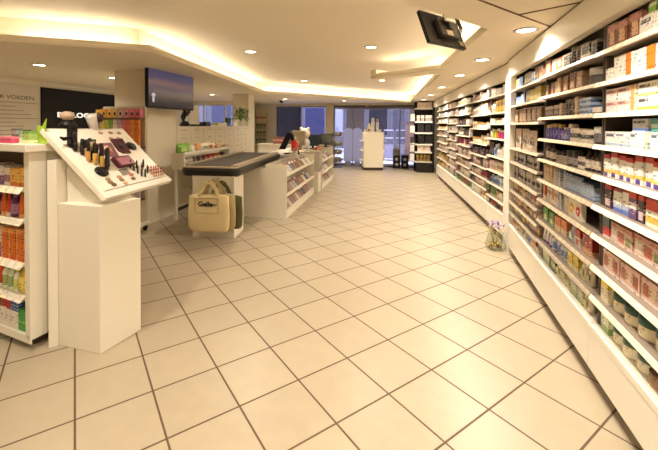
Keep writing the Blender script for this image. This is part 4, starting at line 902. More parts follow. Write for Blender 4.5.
# things standing on top of the drawer wall
ZD = 1.561
t = thing('potted_plant', 'leafy green plant in a white pot against the slim pillar', 'plant', (-3.79,8.98,ZD))
MB().lathe([(.06,0),(.075,.03),(.085,.17),(.078,.17),(.07,.16)], M('#efeada',.4), n=18).build('pot', t)
b = MB(); rg = random.Random(3); G1, G2, G3 = M('#3f5a24',.5), M('#577a30',.5), M('#86a04a',.5)
for k in range(170):
    a = rg.uniform(0,2*PI); r = rg.uniform(.03,.26); z = rg.uniform(.2,.5) - r*.3; q = Matrix.Translation((r*math.cos(a)*.8, r*math.sin(a)*1.15, z)) @ Matrix.Rotation(a,4,'Z') @ Matrix.Rotation(rg.uniform(-.6,.9),4,'Y')
    b.add([q @ Vector(p) for p in ((0,0,0),(.045,-.03,.008),(.11,0,-.004),(.045,.03,.008),(.045,0,.014))], [(0,1,4),(1,2,4),(2,3,4),(3,0,4)], rg.choice((G1,G1,G2,G3)))
b.build('leaves', t)
b = MB()
for k in range(9):
    a = 2*PI*k/9; b.tube([(0,0,.15),(.05*math.cos(a),.06*math.sin(a),.26),(.13*math.cos(a),.16*math.sin(a),.3)], .005, G2, 5)
b.build('stems', t)
t = thing('dark_figurine', 'dark ornamental figure on the drawer wall under the television', 'ornament', (-3.82,6.35,ZD))
b = MB(); b.lathe([(.09,0),(.1,.03),(.05,.1),(.08,.19),(.05,.26),(.02,.3)], BLACK, n=14); b.ball((0,.0,.34),.06,BLACK); b.tube([(0,.04,.24),(0,.14,.28),(0,.17,.35)],[.03,.03,.015],BLACK); b.build('body', t)
MB().box(.03,.1,-.05,.05,.1,.2,M('#d8d4cc',.5)).build('white_apron', t)
t = thing('receipt_printer', 'small dark printer on the drawer wall', 'printer', (-3.82,7.1,ZD)); MB().box(-.1,.1,-.12,.12,0,.09,M('#24242a',.4)).build('casing', t, bev=.01); MB().box(.02,.09,-.06,.06,.09,.1,M('#d8d8d8',.4)).build('paper', t)
t = thing('desk_monitor', 'dark low monitor on the drawer wall before the slim pillar', 'monitor', (-3.84,8.36,ZD), .2)
MB().box(-.02,.02,-.2,.2,.06,.2,M('#1c1f24',.3)).build('casing', t, bev=.004); MB().lathe([(.1,0),(.1,.012),(.02,.02),(.02,.07)], M('#1c1f24',.4), n=16).build('stand', t)
t = thing('file_tray', 'yellow green and white tray of papers on the drawer wall', 'tray', (-3.82,7.8,ZD)); MB().box(-.1,.1,-.22,.22,0,.02,WHITE).box(.09,.1,-.22,.22,.02,.08,WHITE).build('tray', t); MB().box(-.09,.08,-.1,.2,.021,.085,M('#b0bc48',.5)).build('green_folder', t)
t = thing('white_screen', 'pale upright board on the drawer wall beneath the television end', 'board', (-3.84,6.78,ZD)); MB().box(-.02,.0,-.16,.16,.04,.42,M('#e2ddd0',.5)).build('board', t); MB().box(-.06,.05,-.1,.1,0,.04,DARK).build('foot', t)

# ------------------------------------------------------------------ checkout
KRZ = math.radians(4.5)
t = thing('checkout_belt', 'checkout conveyor with grey belt, silver rails and thick black bumper', 'checkout counter', (-2.44,4.67,0), KRZ)
def rrect(x0, x1, y0, y1, r, n=6, far_r=.01):
    P = []
    for cx_, cy_, a0, rr in ((x1-r,y0+r,-PI/2,r),(x1-far_r,y1-far_r,0,far_r),(x0+far_r,y1-far_r,PI/2,far_r),(x0+r,y0+r,PI,r)):
        for k in range(n+1): a = a0 + PI/2*k/n; P.append((cx_+rr*math.cos(a), cy_+rr*math.sin(a)))
    return P
def band(prof, m, name, x0=-.40, x1=.42, y1=2.72):
    L = []; 
    for off, z in prof: L.append([(x, y, z) for x, y in rrect(x0-off, x1+off, -off, y1, .085+off, 6, .01)])
    n = len(L[0]); v = [p for l in L for p in l]; f = [(j*n+i, j*n+(i+1)%n, (j+1)*n+(i+1)%n, (j+1)*n+i) for j in range(len(L)-1) for i in range(n)]
    f += [tuple(range(n))[::-1], tuple(range((len(L)-1)*n, len(L)*n))]
    return MB().add(v, f, m).build(name, t)
band([(-.03,.862),(.0,.872),(.02,.895),(.026,.95),(.016,.98),(-.03,.988)], M('#17130f',.4), 'bumper')
band([(-.012,.975),(-.008,.985),(-.012,.997),(-.02,1.0)], M('#b9a98c',.35,.35), 'rail_frame')
MB().box(-.33,.28,.1,2.66,1.0,1.006,M('#3f3a36',.55,noise=.2)).build('belt', t)
MB().box(.3,.405,.1,2.7,1.0,1.02,M('#b0a490',.35,.5)).build('side_rail', t, bev=.005)
MB().box(-.385,-.345,.1,2.7,1.0,1.03,M('#b0a490',.35,.5)).build('side_rail', t, bev=.005)
MB().box(-.24,.375,.0,.42,0,.88,CREAM).build('pedestal', t, bev=.004)
MB().box(-.05,.3,1.3,2.6,.0,.87,CREAM).build('rear_base', t)
MB().tube([(.16,.01,.85),(.16,-.34,.85),(.16,-.37,.88)],.008,STEEL,8).build('bag_hook', t)
# tote bags hung on the pedestal front
def tote(label, x, y, rz, c, w=.6, h=.48, z0=.185, text=None, dep=.05):
    t = thing('tote_bag', label, 'bag', (x, y, z0), rz, 'tote bags hanging on the checkout')
    b = MB(); n = 20; v = []; f = []
    m = M(c, .85, noise=.15)
    for j, (tt, ww, dd) in enumerate(((0,.8,.5),(.03,.9,.8),(.12,.98,1.),(.45,1,1.1),(1,.96,.6))):
        for k in range(n):
            a = 2*PI*k/n; cc, ss = math.cos(a), math.sin(a)
            v.append((w/2*ww*math.copysign(abs(cc)**.45, cc), dep*dd*math.copysign(abs(ss)**.7, ss), h*tt - (.012*math.cos(2*a) if j == 4 else 0)))
    for j in range(4):
        for k in range(n): f.append((j*n+k, j*n+(k+1)%n, (j+1)*n+(k+1)%n, (j+1)*n+k))
    f += [tuple(range(n))[::-1], tuple(range(4*n,5*n))]
    b.add(v, f, m, True).build('bag_body', t)
    for sy in (-.02,.02):
        P = [(-.15,sy*1.4,h-.06),(-.145,sy*1.4,h),(-.1,sy,h+.11),(-.05,sy,h+.185),(0,0,h+.21),(.05,sy,h+.185),(.1,sy,h+.11),(.145,sy*1.4,h),(.15,sy*1.4,h-.06)]
        q = MB(); vv = [];
        for p in P: vv += [(p[0]-.0, p[1]-.003, p[2]+.0), (p[0]+.038 if p[0] < 0 else p[0]-.038, p[1]-.003, p[2]-.0 if abs(p[0]) > .06 else p[2]-.035)]
        ff = [(2*i,2*i+1,2*i+3,2*i+2) for i in range(len(P)-1)]
        o = q.add(vv, ff, m).build('handle', t); so = o.modifiers.new('thick','SOLIDIFY'); so.thickness = .005
    if text:
        q = MB(); L_ = M('#b39c6c',.8); yy = -dep*1.12
        for x0, x1, z_0, z_1 in ((-.17,.15,.445,.45),(-.17,.15,.25,.255),(-.17,-.165,.25,.45),(.145,.15,.25,.45)): q.box(x0,x1,yy-.001,yy+.01,z_0,z_1,L_)
        q.build('stitched_square', t)
        x_ = text_mesh(text, .085, .001, M('#141c2a',.7), .003); o = bpy.data.objects.new('lettering', x_); C.objects.link(o); o.parent = t
        o.matrix_local = Matrix(((1.1,0,0,-.125),(0,0,-1,yy-.002),(0,1,0,.345),(0,0,0,1)))
    return t
tote('cream cotton tote bag with dark lettering hanging in front of the checkout pedestal', -2.275, 4.36, .08, '#dcc998', w=.57, text='Gelle~')
tote('plain cream cotton tote bag directly behind the lettered one', -2.25, 4.465, .09, '#b9a579', dep=.03)
tote('olive green tote bag hanging rearmost, showing at the side of the cream bags', -2.185, 4.545, .12, '#5c5c34', w=.6, h=.45, z0=.18, dep=.025)

# magazine racks facing the aisle
def rack(y0, y1, xf_, label, zs, top, grp, who):
    L = y1-y0; t = thing('magazine_rack', label, 'display rack', (xf_, (y0+y1)/2, 0), PI/2, 'white magazine racks by the checkout')
    MB().box(-L/2,-L/2+.02,0,.38,0,top,CREAM).build('side_panel', t); MB().box(L/2-.02,L/2,0,.38,0,top,CREAM).build('side_panel', t)
    MB().box(-L/2+.02,L/2-.02,.36,.38,.02,top,M('#c9bfae',.5)).build('back_panel', t)
    MB().box(-L/2+.02,L/2-.02,.01,.36,0,zs[-1]-.02,CREAM).build('plinth', t)
    for z in zs: s_ = MB().box(-L/2+.02,L/2-.02,.0,.36,z-.02,z,CREAM).build('shelf', t); MB().box(-L/2+.02,L/2-.02,-.005,.0,z-.025,z+.035,CREAM).build('front_edge', s_)
    rg = random.Random(int(y0*10)); pal = [('white','#e8e2d6'),('grey','#b8b4b0'),('brown','#8a6a50'),('dark blue','#3a4460'),('dusty pink','#a88078'),('cream','#cfc2a6'),('tan','#a88a68')]
    for k, z in enumerate(zs):
        nn = int((L-.1)/.2)
        for q in range(nn):
            cn, c = rg.choice(pal); hh = .2
            yy = y0 + .13 + q*.2
            o = thing('magazine', f'{cn} covered magazine, {ORD[q+1]} from the near end, {["upper","middle","lower"][k]} shelf of {who} rack', 'magazine', (xf_-.05, yy, z+.004), PI/2 + rg.uniform(-.1,.1), grp)
            b = MB().box(-.08,.08,0,.012,0,hh,M(c,.35,pr=True)); b.build('pages', o)
            q2 = MB().box(-.075,.075,-.0012,.0,hh*.72,hh*.95,M('#d8d0c8' if c < '#a' else '#8c3a3a',.4)); q2.build('masthead', o)
            o.rotation_euler = (math.radians(-38), 0, PI/2)
    return t
rack(5.87,8.28,-1.63,'white low magazine rack nearest the aisle with three sloping rows',[.745,.4,.12],.92,'magazines in the nearer rack','nearer')
rack(8.72,10.6,-1.52,'white magazine rack farther along, beside the dark screens',[.70,.4,.1],.96,'magazines in the farther rack','farther')
t = thing('cash_counter', 'white cash counter behind the magazine racks', 'counter', (-2.35,8.9,0))
MB().box(-.3,.32,-1.45,1.6,0,.92,CREAM).build('body', t); MB().box(-.34,.34,-1.47,1.62,.92,.952,CREAM).build('top_board', t)
simple(MB().box(-.21,.21,-.01,.01,0,.858,CREAM), 'divider_board', 'tall cream end panel of the magazine rack beneath the belt', 'panel', (-2.22,5.89,0))
t = thing('acrylic_bin', 'clear grey acrylic bin fixed at the near end of the farther rack', 'bin', (-1.63,8.5,.5))
AC = M('#cfc8bc',.15,trans=.0,alpha=.45)
MB().box(-.2,.12,-.2,-.19,0,.45,AC).box(-.2,.12,.19,.2,0,.45,AC).box(.11,.12,-.19,.19,0,.45,AC).box(-.2,-.19,-.19,.19,0,.45,AC).build('walls', t); MB().box(-.19,.11,-.19,.19,0,.01,AC).build('floor_plate', t)
simple(MB().box(-.18,.1,-.15,.15,0,.48,CREAM), 'support_block', 'cream block between the two magazine racks under the clear bin', 'block', (-1.64,8.5,0.005))
# counter top goods
ZK = .9525
o = thing('red_bottle', 'red soap bottle with a white foot standing on the cash counter', 'bottle', (-1.93,7.6,ZK))
MB().lathe([(.06,0),(.06,.09)], M('#e4dccc',.4), n=14).build('foot', o); MB().lathe([(.07,.09),(.08,.12),(.08,.26),(.05,.31),(.02,.33)], M('#d03024',.3), n=16).build('bottle_body', o); MB().lathe([(.018,.32),(.018,.36),(.03,.37),(.03,.39)], M('#c8c0b8',.3), n=10).build('pump', o)
o = thing('price_scanner', 'black angled scanner stand behind the red bottle', 'scanner', (-2.1,7.78,ZK))
MB().add([(-.24,-.04,.1),(-.1,-.04,.1),(.08,-.04,.46),(-.03,-.04,.5),(-.24,.04,.1),(-.1,.04,.1),(.08,.04,.46),(-.03,.04,.5)], [(0,1,2,3),(5,4,7,6),(0,3,7,4),(1,5,6,2),(3,2,6,7),(0,4,5,1)], BLACK).build('arm', o)
MB().add([(.24,-.03,0),(.14,-.03,0),(-.02,-.03,.48),(.08,-.03,.44),(.24,.03,0),(.14,.03,0),(-.02,.03,.48),(.08,.03,.44)], [(3,2,1,0),(6,7,4,5),(4,7,3,0),(2,6,5,1),(7,6,2,3),(1,5,4,0)], BLACK).build('arm', o)
MB().lathe([(.13,0),(.13,.02),(.05,.03)], BLACK, n=16).build('base', o)
o = thing('register_monitor', 'beige backed register monitor turned away on the cash counter', 'monitor', (-2.16,9.0,ZK), -.35)
MB().box(-.24,.16,-.02,.05,.12,.5,M('#a89c88',.5)).build('casing', o, bev=.015); MB().box(-.22,.14,.05,.054,.14,.48,BLACK).build('screen', o); MB().box(-.08,.03,-.03,.06,.0,.14,M('#8a8072',.5)).build('stand', o)
o = thing('white_teddy', 'white round plush figure on the cash counter between the screens', 'plush toy', (-2.15,9.55,ZK))
MB().ball((0,0,.16),.15,M('#d8d4d8',.8),sz=1.05).build('body', o); b = MB().ball((0,0,.42),.15,M('#e4d8c8',.8)); b.ball((-.1,0,.55),.045,M('#e4d8c8',.8)).ball((.1,0,.55),.045,M('#e4d8c8',.8)); b.build('head', o); MB().ball((0,-.13,.28),.05,M('#8a98c8',.8)).build('blue_scarf', o)
for n, (x, y, rz, lb) in enumerate(((-1.99,9.75,-.25,'black touch screen on the cash counter, left one of the pair'),(-1.72,10.35,-.15,'black touch screen on the cash counter, right one of the pair'))):
    o = thing('touch_screen', lb, 'screen', (x, y, ZK if n == 0 else .9605), rz)
    b = MB().box(-.2,.2,0,.03,.08,.4,M('#14181a',.3)); b.xf(Matrix.Rotation(-.25,4,'X')); b.build('casing', o, bev=.006)
    b = MB().box(-.18,.18,-.003,.0,.1,.38,M('#1c2c2e',.12)); b.xf(Matrix.Rotation(-.25,4,'X')); b.build('screen', o)
    MB().box(-.1,.1,-.04,.14,0,.015,BLACK).build('foot', o); MB().box(-.03,.03,.05,.08,.01,.15,BLACK).build('neck', o)
t = thing('wire_basket', 'open chrome wire basket at the end of the belt beside the red bottle', 'basket', (-1.75,7.2,.925))
b = MB()
for z, k in ((.0,.75),(.09,.87),(.18,1.)):
    P = [(-.13*k,-.3*k,z),(.13*k,-.3*k,z),(.13*k,.3*k,z),(-.13*k,.3*k,z),(-.13*k,-.3*k,z)]; b.tube(P,.005,CHROME,6)
b.build('rim_wires', t); b = MB()
for k in range(9):
    y = -.3+.6*k/8; b.tube([(-.13,y,.18),(-.13*.75,y*.75,0),(.13*.75,y*.75,0),(.13,y,.18)],.003,CHROME,5)
b.build('cross_wires', t)
for k, (cn, c) in enumerate((('brown','#8a4a30'),('red','#b83a28'),('orange brown','#a8602c'))):
    put('carton', (cn+' chocolate box', c, ((.3,.6,'#e0b890'),)), .14, .07, .1, (-1.68, 9.0+.3*k, .9605), PI/2, f'{cn} small box on top of the farther rack, {ORD[k+1]} from the near end', 'box', None, 'chocolate_box')

# ------------------------------------------------------------------ the far end inside the shop
t = thing('end_gondola', 'white narrow display gondola standing in the aisle before the shop window', 'display stand', (-.47,13.3,0), .2)
MB().box(-.34,.34,-.3,.3,.0,.1,M('#3a2c20',.6)).build('toe_kick', t); MB().box(-.35,.35,-.33,.3,.1,1.36,CREAM).build('body', t, bev=.004)
for z in (.35,.7,1.05): MB().box(.35,.47,-.28,.28,z-.015,z,CREAM).build('shelf', t); MB().box(-.45,-.35,-.28,.28,z-.015,z,CREAM).build('shelf', t)
def gp(x, y): return (-.47 + x*math.cos(.2) - y*math.sin(.2), 13.3 + x*math.sin(.2) + y*math.cos(.2))
for n, (x, y, kd, st, w, h, lb) in enumerate(((-.28,-.2,'jar',('jar','#5a4030','#c8a880','#d8c8a8'),.09,.1,'small brown jar on the gondola top, first from left'),(-.14,-.2,'jar',('jar','#b08a60','#3a2a20','#d8c8a8'),.09,.1,'small tan jar with dark lid on the gondola top'),
   (-.1,.0,'cone',('cone','#d8c8a4','#c8b48c'),.18,.32,'beige cone shaped bottle on the gondola top'),(.03,.0,'column',('column','#ece8e0','#d0ccc4'),.13,.52,'tall white cylinder on the gondola top, left one'),(.2,.02,'column',('column','#ece8e0','#b8b4b0'),.12,.48,'tall white cylinder on the gondola top, right one'),(.08,-.22,'jar',('jar','#6a3a2c','#2a1c16','#c8a888'),.08,.09,'small dark jar on the gondola top before the cylinders'),(.26,-.2,'jar',('jar','#8a5a40','#d8c0a0','#e0d0b8'),.08,.1,'small brown jar at the right end of the gondola top'))):
    p = gp(x, y); put(kd, st, w, h, w, (p[0], p[1], 1.361), .2, lb, 'jar' if kd == 'jar' else 'bottle', 'items on the end gondola', {'jar':'cream_jar','cone':'cone_bottle','column':'spray_can'}[kd])
for r_, z in enumerate((.35,.7,1.05)):
    for k in range(4):
        p = gp(.365, -.16+.13*k); put('blister', ('pack','#cfc4b0',['#b04a40','#4a5a80','#c8a050'][r_],'#e0dccf'), .11, .24, .03, (p[0]+.05, p[1], z+.001), .2+PI/2, f'small carded pack on the gondola side, {["low","middle","high"][r_]} shelf, {ORD[k+1]} from front', 'packet', 'carded packs on the gondola side', 'blister_pack')
t = thing('wire_tower', 'tall wire tower of round baskets left of the shop window', 'display stand', (-1.78,13.45,0))
MB().lathe([(.2,0),(.2,.02),(.03,.03)], CHROME, n=20).build('base', t); MB().tube([(0,0,.02),(0,0,1.52)],.015,CHROME).build('pole', t)
for z in (.22,.52,.84,1.18):
    b = MB()
    for dz, r in ((0,.2),(.06,.215),(.12,.23)): b.tube([(r*math.cos(a*PI/10), r*math.sin(a*PI/10), z+dz) for a in range(21)],.006,CHROME,5)
    for k in range(16): a = 2*PI*k/16; b.tube([(0,0,z),(.2*math.cos(a),.2*math.sin(a),z),(.23*math.cos(a),.23*math.sin(a),z+.12)],.003,CHROME,4)
    b.build('basket', t)
cc = [('brown','#6a4a38'),('green','#6a7a50'),('grey','#8a8890'),('red brown','#7a3a30'),('cream','#c8bca0')]
for r_, z in enumerate((.22,.52,.84,1.18)):
    for k in range(5):
        a = 2*PI*k/5 + r_*.5 - PI/2; cn, c = cc[(k+r_)%5]
        o = MB().ball((0,0,.09),.085,M(c,.7,noise=.4),12,8).build('bath_sponge', None, (-1.78+.115*math.cos(a), 13.45+.115*math.sin(a), z+.004))
        tag(o, f'{cn} bath sponge in the {["bottom","second lowest","second highest","top"][r_]} basket of the wire tower', 'sponge', f'sponges in the wire tower basket {["bottom","low","high","top"][r_]}')
t = thing('black_rack', 'tall black open rack with white shelves beside the shop window', 'shelving', (1.31,13.05,0))
MB().box(.25,.32,-.25,.25,0,2.44,BLACK).build('side_panel', t); MB().box(-.31,.25,.2,.25,.0,2.44,M('#16120f',.5)).build('back_panel', t); MB().box(-.25,.25,-.25,.2,.0,.34,M('#16120f',.45)).build('base_cabinet', t, bev=.004); MB().box(-.31,-.29,.15,.2,0,2.44,BLACK).build('post', t)
ZB = [2.2,1.74,1.36,.97,.70,.37]
for z in ZB: s_ = MB().box(-.31,.25,-.24,.2,z-.03,z,WHITE).build('shelf', t); MB().box(-.31,.25,-.246,-.24,z-.04,z+.01,WHITE).build('front_edge', s_)
def br(k, x, y, kd, st, w, h, d, lb, cat, name, rz=0): return put(kd, st, w, h, d, (1.31+x, 13.05+y, ZB[k]+.0005), rz, lb, cat, 'goods on the black rack', name)
br(0,-.1,-.2,'carton',('c','#e0c8bc',((.0,.3,'#efe6de'),)),.27,.2,.2,'pinkish white box on the top shelf of the black rack, left one','box','gift_carton'); br(0,.14,-.2,'carton',('c','#e0c8bc',((.0,.3,'#efe6de'),)),.19,.2,.2,'pinkish white box on the top shelf of the black rack, right one','box','gift_carton')
for k, x in enumerate((-.2,-.06,.09,.2)): br(1,x,-.16,'jar',('j','#d8d4cc','#f0ece4','#b8b0a4'),.12,.22,.12,f'pale glass jar on the second shelf of the black rack, {ORD[k+1]} from left','jar','storage_jar')
for k, x in enumerate((-.12,.12)): br(2,x,-.18,'carton',('c','#1c191a',((.1,.2,'#3a3436'),)),.2,.3,.2,f'black box on the third shelf of the black rack, {ORD[k+1]} from left','box','gift_carton'); br(3,x+.02,-.18,'carton',('c','#1a1718',((.8,.9,'#3a3436'),)),.2,.3,.2,f'black box on the fourth shelf of the black rack, {ORD[k+1]} from left','box','gift_carton')
for k, x in enumerate((-.12,.1)): br(4,x,-.2,'carton',('c','#e4d4c4',((.4,.55,'#c89880'),)),.2,.2,.2,f'cream box on the fifth shelf of the black rack, {ORD[k+1]} from left','box','gift_carton')
for k, x in enumerate((-.2,-.08,.04,.16)): br(5,x,-.16,'bag',('b','#a88a3c','#6a4a24'),.11,.24,.08,f'gold pouch on the bottom shelf of the black rack, {ORD[k+1]} from left','pouch','pouch')
for k, (z, cn, c) in enumerate(((.4,'white','#e4e0dc'),(.72,'white','#dedad4'),(1.0,'dark','#3a3638'),(1.38,'white','#e6e2dc'),(1.78,'white','#e8e4dc'))):
    o = MB().box(-.07,.07,-.08,.08,0,.22,M(c,.5)).box(-.071,.071,-.05,.05,.06,.14,M('#9a9490',.5)).build('hanging_pack', None, (.915,12.98,z)); 
    simple(MB().box(-.08,.085,-.09,.09,-.015,0,WHITE), 'side_tray', f'small white side tray on the black rack, {ORD[k+1]} from the floor', 'tray', (.915,12.98,z-.0005), 0, 'side trays of the black rack'); tag(o, f'{cn} pack on the {ORD[k+1]} lowest side tray of the black rack', 'packet', 'packs on the rack side trays')
for k, (x, h, lb) in enumerate(((.42,.72,'taller black storage stand by the shop window with a grey top'),(.72,.5,'shorter black storage stand by the shop window'))):
    t = thing('black_stand', lb, 'stand', (x,13.95,0)); MB().box(-.13,.13,-.15,.15,0,h*.68 if k == 0 else h,BLACK).build('body', t)
    if k == 0: MB().box(-.13,.13,-.15,.15,h*.68,h,M('#6a6660',.6)).build('grey_top', t); MB().ball((0,0,h+.07),.06,M('#b8b0a4',.5)).build('knob', t)
    for z in (.1,.3): MB().lathe([(.0001,-.004),(.06,-.004),(.06,.002),(.0001,.002)], M('#b8b4b0',.4), n=16).xf(T(0,-.15,z+.04) @ Matrix.Rotation(PI/2,4,'X')).build('emblem', t)
for k, x in enumerate((-1.42,-1.06)):
    t = thing('window_board', f'pale blue white display board with rounded top in the window, {"left" if k == 0 else "right"} one', 'board', (x,14.0,.1))
    P = [(-.17,.1),(.17,.1),(.17,1.3)] + [(.17*math.cos(a*PI/8), 1.3+.1*math.sin(a*PI/8)) for a in range(1,8)] + [(-.17,1.3)]
    b = MB().prism(P, -.012, .012, sheet_mat('#eef0fb')); b.xf(Matrix.Rotation(PI/2,4,'X')); b.build('board', t); MB().box(-.1,.1,-.08,.08,-.1,.1,M('#8a8c98',.5)).build('foot', t)
# brochure rack, low counters at the back left
t = thing('brochure_rack', 'beige brochure rack with stepped rows near the blue window', 'display rack', (-4.97,13.9,0))
MB().box(-.22,.24,.1,.14,.75,2.26,M('#c9bc9e',.6)).build('back_panel', t); MB().box(-.22,.24,-.1,.14,.0,.75,M('#b8a888',.6)).build('base', t)
for z in (.82,1.12,1.42,1.7):
    MB().box(-.21,.23,-.06,.1,z-.02,z,M('#c9bc9e',.6)).build('tray', t)
for r_, z in enumerate((.82,1.12,1.42,1.7)):
    for k in range(3): put('carton', ('brochure','#9a9a78' if r_ < 3 else '#d8c8a8',((.7,1,'#5a6a4a' if r_ < 3 else '#b85a48'),)), .12, .22, .015, (-5.1+.145*k, 13.88, z+.001), 0, f'brochure in row {["one","two","three","four"][r_]} from below of the beige rack, {ORD[k+1]} from left', 'brochure', 'brochures in the beige rack', 'brochure')
t = thing('back_counter', 'cream low counter behind the belt below the dark window', 'counter', (-3.3,11.9,0)); MB().box(-.95,.95,-.25,.25,0,.92,CREAM).build('body', t); MB().box(-.98,.98,-.28,.28,.92,.955,CREAM).build('top_board', t)
put('carton', ('c','#8a5040',((.4,.7,'#c09078'),)), .35, .22, .22, (-3.55,11.7,.956), 0, 'reddish brown carton on the low back counter', 'box', None, 'storage_carton')
put('carton', ('c','#7a4434',((.4,.7,'#b88068'),)), .3, .18, .22, (-3.18,11.72,.956), 0, 'dark brown carton on the low back counter, right of the reddish one', 'box', None, 'storage_carton')
# ceiling dome, sensors
for x, y, z, lb in ((.15,8.1,ZR,'dark dome camera under the ceiling above the aisle'),(-3.35,11.4,ZC+.004,'dark dome camera under the low ceiling by the blue windows')):
    t = thing('dome_camera', lb, 'camera', (x,y,z)); MB().lathe([(.09,-.0),(.09,-.05),(.08,-.055)], M('#d8d0c0',.5), n=20).build('housing', t); MB().lathe([(.075,-.055),(.07,-.1),(.04,-.13),(.001,-.14)], BLACK, n=20).build('dome', t)
t = thing('spotlight', 'small white spotlight at the window header', 'lamp', (-.68,13.9,ZC)); MB().lathe([(.03,0),(.03,-.03)], WHITE, n=12).build('mount', t); MB().tube([(.0,0,-.03),(-.06,0,-.1)],[.03,.05],WHITE,12).build('head', t)
# glass bowl on the floor
t = thing('glass_bowl', 'round glass bowl of dried flowers on the floor by the white post', 'vase', (1.42,5.06,0))
MB().lathe([(.1,0),(.125,.02),(.13,.06),(.11,.12),(.09,.19),(.1,.22),(.095,.22),(.085,.19),(.104,.12),(.122,.06),(.115,.025),(.01,.012)], clear_mat(), n=24).build('bowl', t)
b = MB(); rg = random.Random(5)
for k in range(46): a = rg.uniform(0,2*PI); r = .08*math.sqrt(rg.random()); b.ball((r*math.cos(a), r*math.sin(a), rg.uniform(.03,.085)), rg.uniform(.012,.02), M(rg.choice(('#c8a050','#a87838','#e0c888','#8a5a2c')),.7), 7, 5)
o = b.build('dried_petals', t); o['kind'] = 'stuff'
b = MB()
for k in range(14): a = rg.uniform(0,2*PI); b.tube([(.02*math.cos(a),.02*math.sin(a),.06),(.05*math.cos(a),.05*math.sin(a),.2),(.09*math.cos(a),.09*math.sin(a),rg.uniform(.26,.36))],.0035,M('#c8b878',.7),5)
b.build('stems', t)
b = MB()
for k in range(26): a = rg.uniform(0,2*PI); r = rg.uniform(.03,.1); b.ball((r*math.cos(a), r*math.sin(a), rg.uniform(.27,.37)), rg.uniform(.01,.018), M(rg.choice(('#b8a0c4','#d0b8d0','#9a86b0')),.7), 7, 5)
b.build('flower_heads', t)['kind'] = 'stuff'

# ------------------------------------------------------------------ windows, street outside
def pane(name, x0, x1, y, z0, z1, mull=(), fm=None, w=.04):
    fm = fm or M('#8a8890',.4); t = bpy.data.objects.new(name, None); C.objects.link(t); t.location = ((x0+x1)/2, y, z0); t['kind'] = 'structure'; L = (x1-x0)/2; h = z1-z0
    MB().box(-L,L,-.03,.03,0,w,fm).box(-L,L,-.03,.03,h-w,h,fm).box(-L,-L+w,-.03,.03,w,h-w,fm).box(L-w,L,-.03,.03,w,h-w,fm).build('frame', t)['kind'] = 'structure'
    for m in mull: MB().box(m-(x0+x1)/2-.02,m-(x0+x1)/2+.02,-.03,.03,w,h-w,fm).build('mullion', t)['kind'] = 'structure'
    MB().box(-L+w,L-w,-.004,.004,w,h-w,GLASS).build('glass', t)['kind'] = 'structure'
pane('window_1', -2.02, 1.11, YF+.04, .06, 2.28, (-1.28,.55))
pane('window_2', -4.42, -3.42, YF+.04, .82, 2.36, (), M('#2c3046',.4))
pane('window_3', -3.42, -2.32, YF+.04, .82, 2.36, (), M('#6a6e90',.4))
pane('window_4', XL, -5.36, 12.26, 1.5, 2.33, (-6.6,-5.75), M('#d8d8dc',.4))
def ssb(name, *a, m=WALLW): return sbox(name, *a, m=m)
ssb('ground_pavement', -18, 16, YF+.12, 34, -.16, -.06, m=M('#dcd8e6',.8,noise=.12))
YO = 26.0
ssb('ground_kerb', -14, 12, 17.2, 17.4, -.06, -.0, m=M('#8c8a92',.8))
t = thing('facing_house', 'pale facade of the shop house across the street', 'building', (-2,YO,-.06))
FW_ = M('#68666c',.8,noise=.15)
MB().box(-16,12,0,.6,0,8,FW_).build('wall', t)
for k, (x0, x1, z0, z1, c) in enumerate(((-1.7,-.95,.8,3.2,'#a0a4b8'),(-.85,.6,1.2,3.2,'#4a4038'),(.75,2.2,.9,3.3,'#2c2c34'),(2.4,3.4,.5,3.2,'#55535c'),(3.55,4.4,.4,3.0,'#6a5444'),(-6.3,-4.1,.1,3.5,'#101119'),(-3.9,-2.3,.1,3.0,'#383b5c'),(-13.5,-11.8,.6,3.2,'#74767f'),(-11.4,-9.6,.6,3.2,'#4c4e60'),(-9.2,-7.4,.6,3.2,'#1c1d24'))):
    w_ = MB().box(x0,x1,-.05,.0,z0,z1,M('#6a6a76',.6)).build('shop_window', t); MB().box(x0+.08,x1-.08,-.06,-.05,z0+.08,z1-.08,M(c,.7,spec=.1)).build('pane', w_)
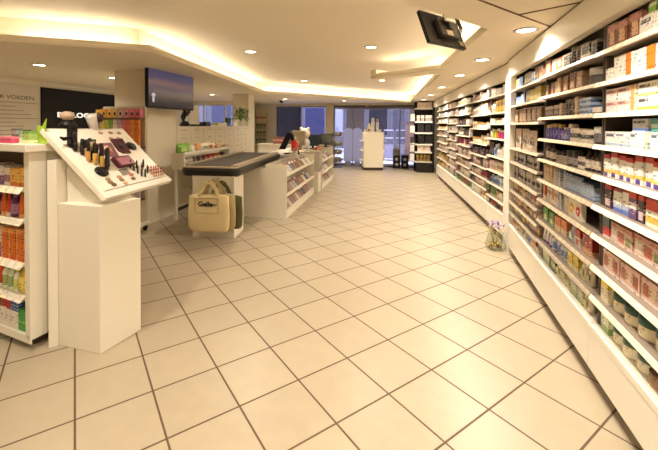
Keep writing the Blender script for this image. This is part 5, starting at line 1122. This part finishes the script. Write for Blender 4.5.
MB().box(-1.1,5.7,-.5,0,3.4,3.7,M('#7c7a86',.7)).build('canopy', t)
for k, x in enumerate((.72,1.3)):
    t = thing('street_crate_stand', f'pale street display with two shelves across the road, {ORD[k+1]} from left', 'display stand', (x-.55,18.9,-.06))
    MB().box(-.24,.24,-.2,.2,.0,.7,M('#a4a2b0',.7)).build('base', t); MB().box(-.26,.26,-.22,.22,1.0,1.05,M('#d8d8dc',.6)).build('shelf', t); MB().box(-.26,.26,-.22,.22,1.4,1.45,M('#d8d8dc',.6)).build('shelf', t); MB().box(-.26,-.22,-.22,.22,.7,1.45,M('#8c8a96',.6)).build('post', t); MB().box(.22,.26,-.22,.22,.7,1.45,M('#8c8a96',.6)).build('post', t)
t = thing('brown_kiosk', 'brown upright kiosk column across the street', 'kiosk', (1.22,18.2,-.06)); MB().box(-.24,.24,-.2,.2,0,1.75,M('#8a6a50',.7)).build('column', t); MB().box(-.28,.28,-.24,.24,1.75,1.85,M('#6a5040',.7)).build('cap', t); MB().box(-.3,.3,-.26,.26,0,.5,M('#75594a',.7)).build('base', t)
t = thing('street_lamp_post', 'slim grey street post outside the shop window', 'post', (.62,16.6,-.06)); MB().tube([(0,0,0),(0,0,4)],.035,M('#5a5a66',.5),10).build('pole', t); MB().lathe([(.08,0),(.07,.2),(.04,.25)], M('#5a5a66',.5), n=12).build('foot', t)

# ------------------------------------------------------------------ sky and view
w = bpy.data.worlds.new('dusk_sky'); S.world = w; w.use_nodes = True; bg = w.node_tree.nodes['Background']
bg.inputs['Color'].default_value = (.66,.65,.88,1); bg.inputs['Strength'].default_value = 2.6
S.view_settings.view_transform = 'Standard'; S.view_settings.look = 'None'; S.view_settings.gamma = 1; S.view_settings.use_curve_mapping = False
S.view_settings.exposure = 0.78
S.cycles.use_denoising = True; S.cycles.max_bounces = 8; S.cycles.diffuse_bounces = 5; S.cycles.glossy_bounces = 3; S.cycles.transparent_max_bounces = 8
S.cycles.sample_clamp_indirect = 6; S.cycles.caustics_reflective = False; S.cycles.caustics_refractive = False
